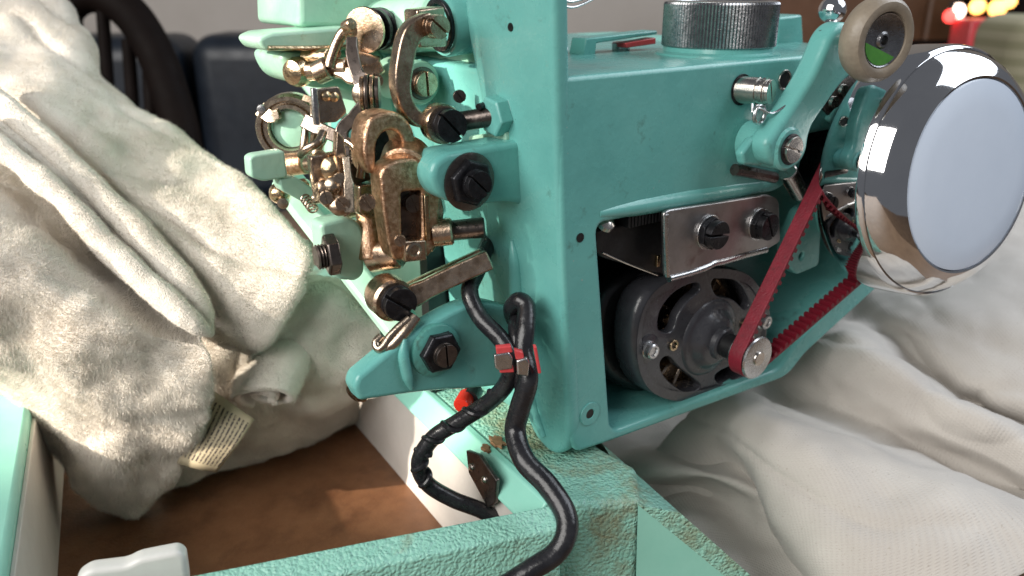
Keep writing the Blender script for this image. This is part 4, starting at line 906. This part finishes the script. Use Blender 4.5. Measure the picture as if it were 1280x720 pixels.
def fur(items, dens, L, wd, rs):
    """short pile: one slim triangle per tuft, spread evenly over the grids"""
    V = []
    for A, nr, ln in items:
        a, b = A.shape[:2]
        e1 = A[1:, :-1] - A[:-1, :-1]; e2 = A[:-1, 1:] - A[:-1, :-1]; ar = np.linalg.norm(np.cross(e1, e2), axis=2)
        cnt = int(ar.sum() * dens); pr = (ar / ar.sum()).ravel(); idx = rs.choice(len(pr), cnt, p=pr); i, j = idx // (b - 1), idx % (b - 1)
        s, t = rs.rand(cnt, 1), rs.rand(cnt, 1)
        p = A[i, j] * (1 - s) * (1 - t) + A[i + 1, j] * s * (1 - t) + A[i, j + 1] * (1 - s) * t + A[i + 1, j + 1] * s * t
        n = nr[i, j]
        # combed in patches, so that the pile shows brushed areas
        cl = np.stack([np.sin(p[:, 0] * 61 + 3 * np.sin(p[:, 2] * 47)), np.sin(p[:, 1] * 53 + 2 * np.sin(p[:, 0] * 71)), np.sin(p[:, 2] * 67 + 2 * np.sin(p[:, 1] * 59)) - .4], 1)
        d = n + cl * .55 + rs.randn(cnt, 3) * .45; d /= np.linalg.norm(d, axis=1, keepdims=True)
        sd = np.cross(d, rs.randn(cnt, 3)); sd /= np.linalg.norm(sd, axis=1, keepdims=True)
        ll = L * ln * (.5 + rs.rand(cnt, 1)); base = p - n * .0004
        V.append(np.stack([base - sd * wd, base + sd * wd, base + d * ll], 1).reshape(-1, 3))
    V = np.concatenate(V); k = len(V) // 3
    me = bpy.data.meshes.new('pile'); me.vertices.add(len(V)); me.vertices.foreach_set('co', V.ravel())
    me.loops.add(len(V)); me.loops.foreach_set('vertex_index', np.arange(len(V))); me.polygons.add(k); me.polygons.foreach_set('loop_start', np.arange(0, len(V), 3)); me.polygons.foreach_set('loop_total', np.full(k, 3)); me.update()
    return me
towel = empty('plush_blanket', tuple(ZP(250, 600, FL))); tag(towel, 'folded cream plush blanket heaped in the open case beside the machine', 'blanket')
def wrap(rows, dx, dy, dd): return [r + [(r[-1][0] + dx, r[-1][1] + dy, r[-1][2] + dd), (r[-1][0] + dx * 3, r[-1][1] + dy * 3, r[-1][2] + dd * 2.5)] for r in rows]
T1 = loft(wrap([[(-60, -10, .72), (70, 30, .70), (135, 135, .64), (225, 200, .59), (300, 260, .54), (356, 330, .51)],
           [(-60, -70, .62), (78, 0, .60), (142, 108, .56), (232, 170, .52), (312, 226, .475), (381, 300, .445)],
           [(-60, 10, .54), (58, 60, .53), (135, 160, .49), (225, 230, .462), (300, 290, .44), (372, 352, .43)],
           [(-60, 70, .49), (30, 120, .48), (120, 205, .455), (205, 285, .44), (275, 350, .428), (340, 412, .432)],
           [(-60, 118, .50), (20, 165, .49), (110, 245, .47), (195, 322, .452), (262, 398, .44), (312, 452, .45)],
           [(-60, 140, .54), (20, 190, .53), (100, 260, .51), (185, 335, .49), (250, 415, .47), (292, 475, .475)]], -4, 10, .018), 150, 90, .006, 28, 1, .0012, 90, .0042, 17)
T3 = loft(wrap([[(-60, 120, .49), (30, 180, .48), (110, 262, .475), (180, 335, .46), (250, 398, .45)],
           [(-60, 190, .44), (30, 240, .435), (110, 310, .43), (180, 370, .425), (250, 414, .42)],
           [(-60, 235, .395), (30, 290, .395), (100, 345, .395), (180, 402, .398), (258, 430, .405)],
           [(-60, 330, .375), (30, 370, .380), (110, 410, .388), (180, 440, .397), (264, 465, .412)],
           [(-60, 430, .390), (20, 440, .395), (100, 475, .402), (170, 505, .412), (254, 515, .428)],
           [(-30, 462, .44), (52, 500, .432), (100, 540, .435), (165, 572, .442), (234, 562, .452)],
           [(0, 500, .48), (72, 560, .462), (112, 606, .462), (168, 640, .468), (212, 606, .472)],
           [(20, 520, .50), (90, 585, .49), (130, 620, .49), (168, 632, .49), (205, 598, .49)]], -3, 3, .012), 130, 110, .007, 30, 5, .0016, 100, .0028, 18)
T4 = loft([[(262, 430, .52), (330, 378, .52), (395, 352, .52), (462, 366, .54)],
           [(250, 450, .462), (325, 402, .458), (400, 366, .46), (472, 398, .485)],
           [(240, 490, .464), (320, 450, .464), (395, 420, .458), (470, 430, .48)],
           [(225, 540, .478), (300, 512, .482), (390, 480, .478), (456, 482, .495)],
           [(212, 588, .494), (290, 562, .508), (380, 536, .525), (450, 503, .555)],
           [(212, 612, .503), (290, 585, .522), (380, 556, .548), (448, 522, .580)],
           [(222, 600, .52), (290, 575, .54), (375, 548, .57), (440, 515, .60)]], 80, 80, .006, 36, 9, .0015, 110)
pl = []
def pleat(pts, r, rr, flat=1.0):
    A, n = tgrid([P(*p) for p in pts], r, 20, 16, rr, flat)
    for i in range(A.shape[0]):
        for j in range(A.shape[1]): A[i, j] += n[i, j] * ((.0014) * noise.noise(Vector(A[i, j]) * 50) + .0006 * noise.noise(Vector(A[i, j]) * 190))
    pl.append((A, n, .55))
pleat([(-60, 85, .452), (20, 150, .448), (90, 215, .440), (160, 280, .430), (215, 340, .422), (252, 386, .416), (266, 416, .414)], .0075, [.007, .008, .0085, .0085, .0085, .006, .0015])
pleat([(-60, 140, .425), (20, 200, .422), (80, 250, .418), (140, 315, .412), (200, 368, .406), (244, 404, .406), (266, 418, .412)], .0060, [.006, .006, .0062, .0066, .0066, .005, .0015])
pleat([(-60, 120, .445), (20, 178, .440), (90, 238, .433), (150, 300, .427), (205, 355, .420), (246, 398, .418)], .005, [.005, .005, .005, .005, .005, .004])
# rolled end of the blanket
axr = (-CF * .60 + CD * .80).normalized(); u_ = CR.copy(); w_ = axr.cross(u_).normalized(); rc_ = P(334, 498, .456)
sp_ = []; HS = (-.052, -.036, -.022, -.010, -.003, .0)
for k in range(64):
    a = .19 * k - 1.6; r_ = (.0010 + .0158 * (k / 63)) * (1 + .10 * math.sin(a * 2 + .4))
    dr = .0022 * math.sin(k * .16)
    sp_.append([rc_ + (u_ * math.cos(a) * 1.12 + w_ * math.sin(a)) * (r_ * (1 + .55 * (-h / .05)) * (1 + .10 * noise.noise(Vector((k * .12, h * 60, 2))))) + axr * (h + dr) + u_ * (-.12 * h) for h in HS])
SA = np.array([[tuple(p) for p in r] for r in sp_])
cS = np.array([[tuple(rc_ + axr * h) for h in HS] for _ in sp_]); nS = SA - cS; nS /= np.linalg.norm(nS, axis=2, keepdims=True)
plain = [T1, T3, T4] + [a for a, n, l_ in pl]
cloth = mesh_of(plain, 'blanket_cloth', 'plush', towel)
rol = mesh_of([SA], 'rolled_end', 'plush', towel, thick=.0046); _sb = rol.modifiers.new('round', 'SUBSURF'); _sb.levels = 2; _sb.render_levels = 2
rs = np.random.RandomState(3)
items = [(T1, gnorm(T1), .75), (T3, gnorm(T3), .95), (T4, gnorm(T4), .8)] + pl + [(SA + nS * .0022, nS, .8)]
pm = fur(items, 5.0e6, .0025, .00010, rs); pile = link(pm, 'pile', 'plush', towel); tag(pile, kind='stuff')
# care label sewn into the seam
tg = loft([[(264, 486, .452), (291, 505, .449), (318, 524, .450)], [(243, 532, .450), (270, 548, .446), (296, 558, .448)], [(221, 579, .462), (246, 586, .458), (271, 590, .462)]], 12, 12)
ct = mesh_of([tg], 'care_label', 'care_print', towel, thick=.0005, uv=True)
l_ = ct.data.uv_layers[0]; n_u, n_v = tg.shape[:2]; vi = np.zeros(len(ct.data.loops), int); ct.data.loops.foreach_get('vertex_index', vi)
l_.data.foreach_set('uv', np.stack([(vi % n_v) / (n_v - 1), (vi // n_v) / (n_u - 1)], 1).ravel())

# ================================================================== CANVAS CLOTH
canvas = empty('canvas_cloth', tuple(ZP(1100, 640, 0))); tag(canvas, 'cream woven canvas cloth crumpled in folds under the motor and handwheel', 'cloth')
C1 = loft([[(760, 610, .52), (880, 640, .50), (960, 720, .47), (1010, 800, .45)],
           [(840, 540, .54), (915, 585, .50), (975, 680, .465), (1020, 790, .44)],
           [(880, 508, .54), (932, 560, .47), (990, 660, .435), (1040, 790, .41)],
           [(905, 492, .53), (985, 545, .45), (1080, 640, .41), (1150, 780, .38)],
           [(925, 482, .54), (1030, 535, .465), (1170, 590, .425), (1340, 680, .39)],
           [(930, 480, .58), (1055, 520, .52), (1190, 580, .49), (1360, 650, .46)],
           [(960, 440, .60), (1050, 470, .52), (1180, 545, .485), (1370, 640, .45)],
           [(1000, 405, .62), (1075, 425, .525), (1190, 500, .485), (1380, 590, .45)],
           [(1030, 380, .66), (1110, 420, .57), (1210, 500, .54), (1390, 570, .50)],
           [(1050, 350, .68), (1140, 400, .56), (1230, 480, .52), (1400, 540, .48)],
           [(1060, 335, .74), (1180, 345, .60), (1280, 385, .55), (1420, 440, .51)],
           [(1080, 300, .82), (1200, 290, .72), (1310, 300, .68), (1460, 340, .64)],
           [(1100, 280, .95), (1200, 250, .86), (1320, 250, .82), (1480, 280, .78)]], 140, 160, .006, 24, 2, .0013, 75, .003, 14)
mesh_of([C1], 'front_folds', 'canvas', canvas, thick=.0012, uv=True)
C2 = loft([[ZP(700, 500, .006), ZP(830, 500, .006), ZP(930, 495, .006), ZP(1010, 495, .006)],
           [ZP(720, 550, .006), ZP(830, 555, .010), ZP(930, 560, .012), ZP(1010, 560, .012)],
           [ZP(735, 590, .006), ZP(850, 588, .030), ZP(940, 600, .034), ZP(1020, 610, .03)],
           [ZP(745, 630, .006), ZP(862, 612, .006), ZP(950, 640, .022), ZP(1040, 680, .02)],
           [ZP(755, 690, .006), ZP(880, 650, .020), ZP(955, 690, .008), ZP(1050, 740, .01)],
           [ZP(770, 800, .006), ZP(880, 800, .006), ZP(980, 800, .006), ZP(1080, 820, .006)]], 66, 75, .007, 34, 12, .0012, 80)
C2[:, :, 2] = np.maximum(C2[:, :, 2], .0035 + .001 * np.random.RandomState(1).rand())
mesh_of([C2], 'under_layer', 'canvas', canvas, thick=.0012, uv=True)

# ================================================================== WHITE PLASTIC CLIP at the front rim
wpf = Fr(P(165, 700, .318), Vector((.94, -.34, 0)), Z)
wpo = plate('plastic_latch', wpf, rnd(wpf.pts([(88, 750), (96, 724), (110, 714), (158, 708), (172, 700), (222, 690), (232, 696), (236, 725), (238, 765), (100, 785)]), [.002, .002, .003, .006, .006, .002, .002, .002, .002, .002], 5), [], -.008, 0, 'white_plastic', None, bev=.0022, bres=4)
tag(wpo, 'stepped white plastic latch piece standing at the front rim of the green case', 'latch')

# ================================================================== BACKGROUND
def hbox(mb, px0, px1, d, py0, z0, dep, bulge=0):
    a = bgp(px0, d, 0); b = bgp(px1, d, 0); zt = CAM.z + (ray((px0 + px1) / 2, py0) / ray((px0 + px1) / 2, py0).dot(HF) * d).z
    c = (a + b) / 2; u = (b - a) / 2; v = Vector((-u.y, u.x, 0)).normalized() * dep / 2
    return mb.box(Vector((c.x, c.y, (zt + z0) / 2)) + v, u, v, Z * ((zt - z0) / 2))
sofa = empty('sofa', tuple(bgp(420, 1.75, FLOOR))); tag(sofa, 'dark navy leather sofa with plump back cushions behind the sewing machine', 'sofa')
for (a, b, t) in ((60, 262, 46), (272, 520, 44), (530, 840, 58)):
    mb = hbox(MB(), a, b, 1.75, t, FLOOR + .30, .20); o = mb.build('back_cushion', 'navy_leather', sofa, bev=.05, seg=6)
for (a, b) in ((60, 262), (272, 520), (530, 840)):
    mb = hbox(MB(), a, b, 1.35, 300, FLOOR + .12, .42); mb.build('seat_cushion', 'navy_leather', sofa, bev=.04, seg=5)
hbox(MB(), 40, 860, 1.97, 70, FLOOR + .02, .14).build('sofa_back', 'navy_leather', sofa, bev=.03, seg=4)
hbox(MB(), 50, 850, 1.36, 420, FLOOR, .60).build('sofa_base', 'navy_leather', sofa, bev=.02, seg=3)
# bentwood chair
chair = empty('bentwood_chair', tuple(bgp(120, 1.05, FLOOR))); tag(chair, 'dark bentwood chair with round hooped back standing before the navy sofa', 'chair')
hp = [(55, 330), (52, 200), (58, 90), (80, 12), (118, -8), (160, 14), (192, 62), (214, 122), (230, 190), (240, 330)]
MB().tube([P(a, b, 1.0) for a, b in hp], .023, 16, 8).build('back_hoop', 'dark_wood', chair)
for (x0, y0, x1, y1) in ((95, 20, 110, 320), (128, 10, 150, 320), (160, 50, 180, 320), (186, 90, 200, 320)):
    MB().cyl(P(x0, y0, 1.0), P(x1, y1, 1.0), .008, 14).build('spindle', 'dark_wood', chair)
sc2 = P(148, 330, 1.0); sc2 -= HF * .17
MB().lathe(sc2, Z, [(0, -.03), (.19, -.03), (.205, -.015), (.205, .0), (.18, .01), (0, .004)], 40).build('seat', 'dark_wood', chair)
for sx in (-1, 1):
    for sy in (-1, 1):
        t = sc2 + HR * .13 * sx + HF * .13 * sy; MB().cyl(t - Z * .02, Vector((t.x, t.y, FLOOR)) + HR * .04 * sx + HF * .04 * sy, .016, 14).build('leg', 'dark_wood', chair)
# sideboard, lights and cushion on the right
sb_ = empty('sideboard', tuple(bgp(1080, 2.3, FLOOR))); tag(sb_, 'brown wooden sideboard behind the dial and the handwheel', 'sideboard')
hbox(MB(), 905, 1100, 2.3, -60, FLOOR, .4).build('carcass', 'brown_wood', sb_, bev=.01)
hbox(MB(), 1140, 1330, 1.9, 64, FLOOR, .5).build('carcass', 'dark_wood', sb_, bev=.01)
hbox(MB(), 1100, 1145, 2.3, -60, FLOOR, .4).build('carcass', 'brown_wood', sb_, bev=.01)
hbox(MB(), 1150, 1400, 2.1, -40, FLOOR, .1).build('back_panel', 'dark_wood', sb_, bev=.01)
for (px, py, r, m_, nm, lb) in ((1196, 14, .017, 'lamp_white', 'string_light', 'small white glowing bulb at the red end of the light string'), (1188, 20, .014, 'lamp_red', 'string_light', 'small red glowing bulb next to the white one'), (1222, 8, .016, 'lamp_yellow', 'string_light', 'small orange glowing bulb above the yellow one'), (1247, 10, .018, 'lamp_yellow', 'string_light', 'small yellow glowing bulb above the striped cushion'), (1262, 2, .014, 'lamp_yellow', 'string_light', 'small amber glowing bulb highest on the light string')):
    c = P(px, py, 1.72); b = MB().lathe(c, Z, [(r * math.sin(math.pi * k / 10), -r * math.cos(math.pi * k / 10)) for k in range(11)], 18)
    e = empty(nm, tuple(c - Z * r)); tag(e, lb, 'light', 'glowing bulbs on the sideboard')
    b.build('bulb', m_, e); MB().cyl(c + Z * r * .8, c + Z * r * 2.1, r * .4, 12).build('socket', 'black_plastic', e)
rd = hbox(MB(), 1150, 1222, 1.75, 24, CAM.z - .19, .08).build('red_box', 'clip_red', None, bev=.004); tag(rd, 'red box on the dark sideboard under the glowing bulbs', 'box')
cu = hbox(MB(), 1208, 1400, 1.35, 20, CAM.z - .45, .16).build('striped_cushion', 'striped_cloth', None, bev=.035, seg=6); tag(cu, 'olive striped cushion behind the chrome handwheel', 'cushion')
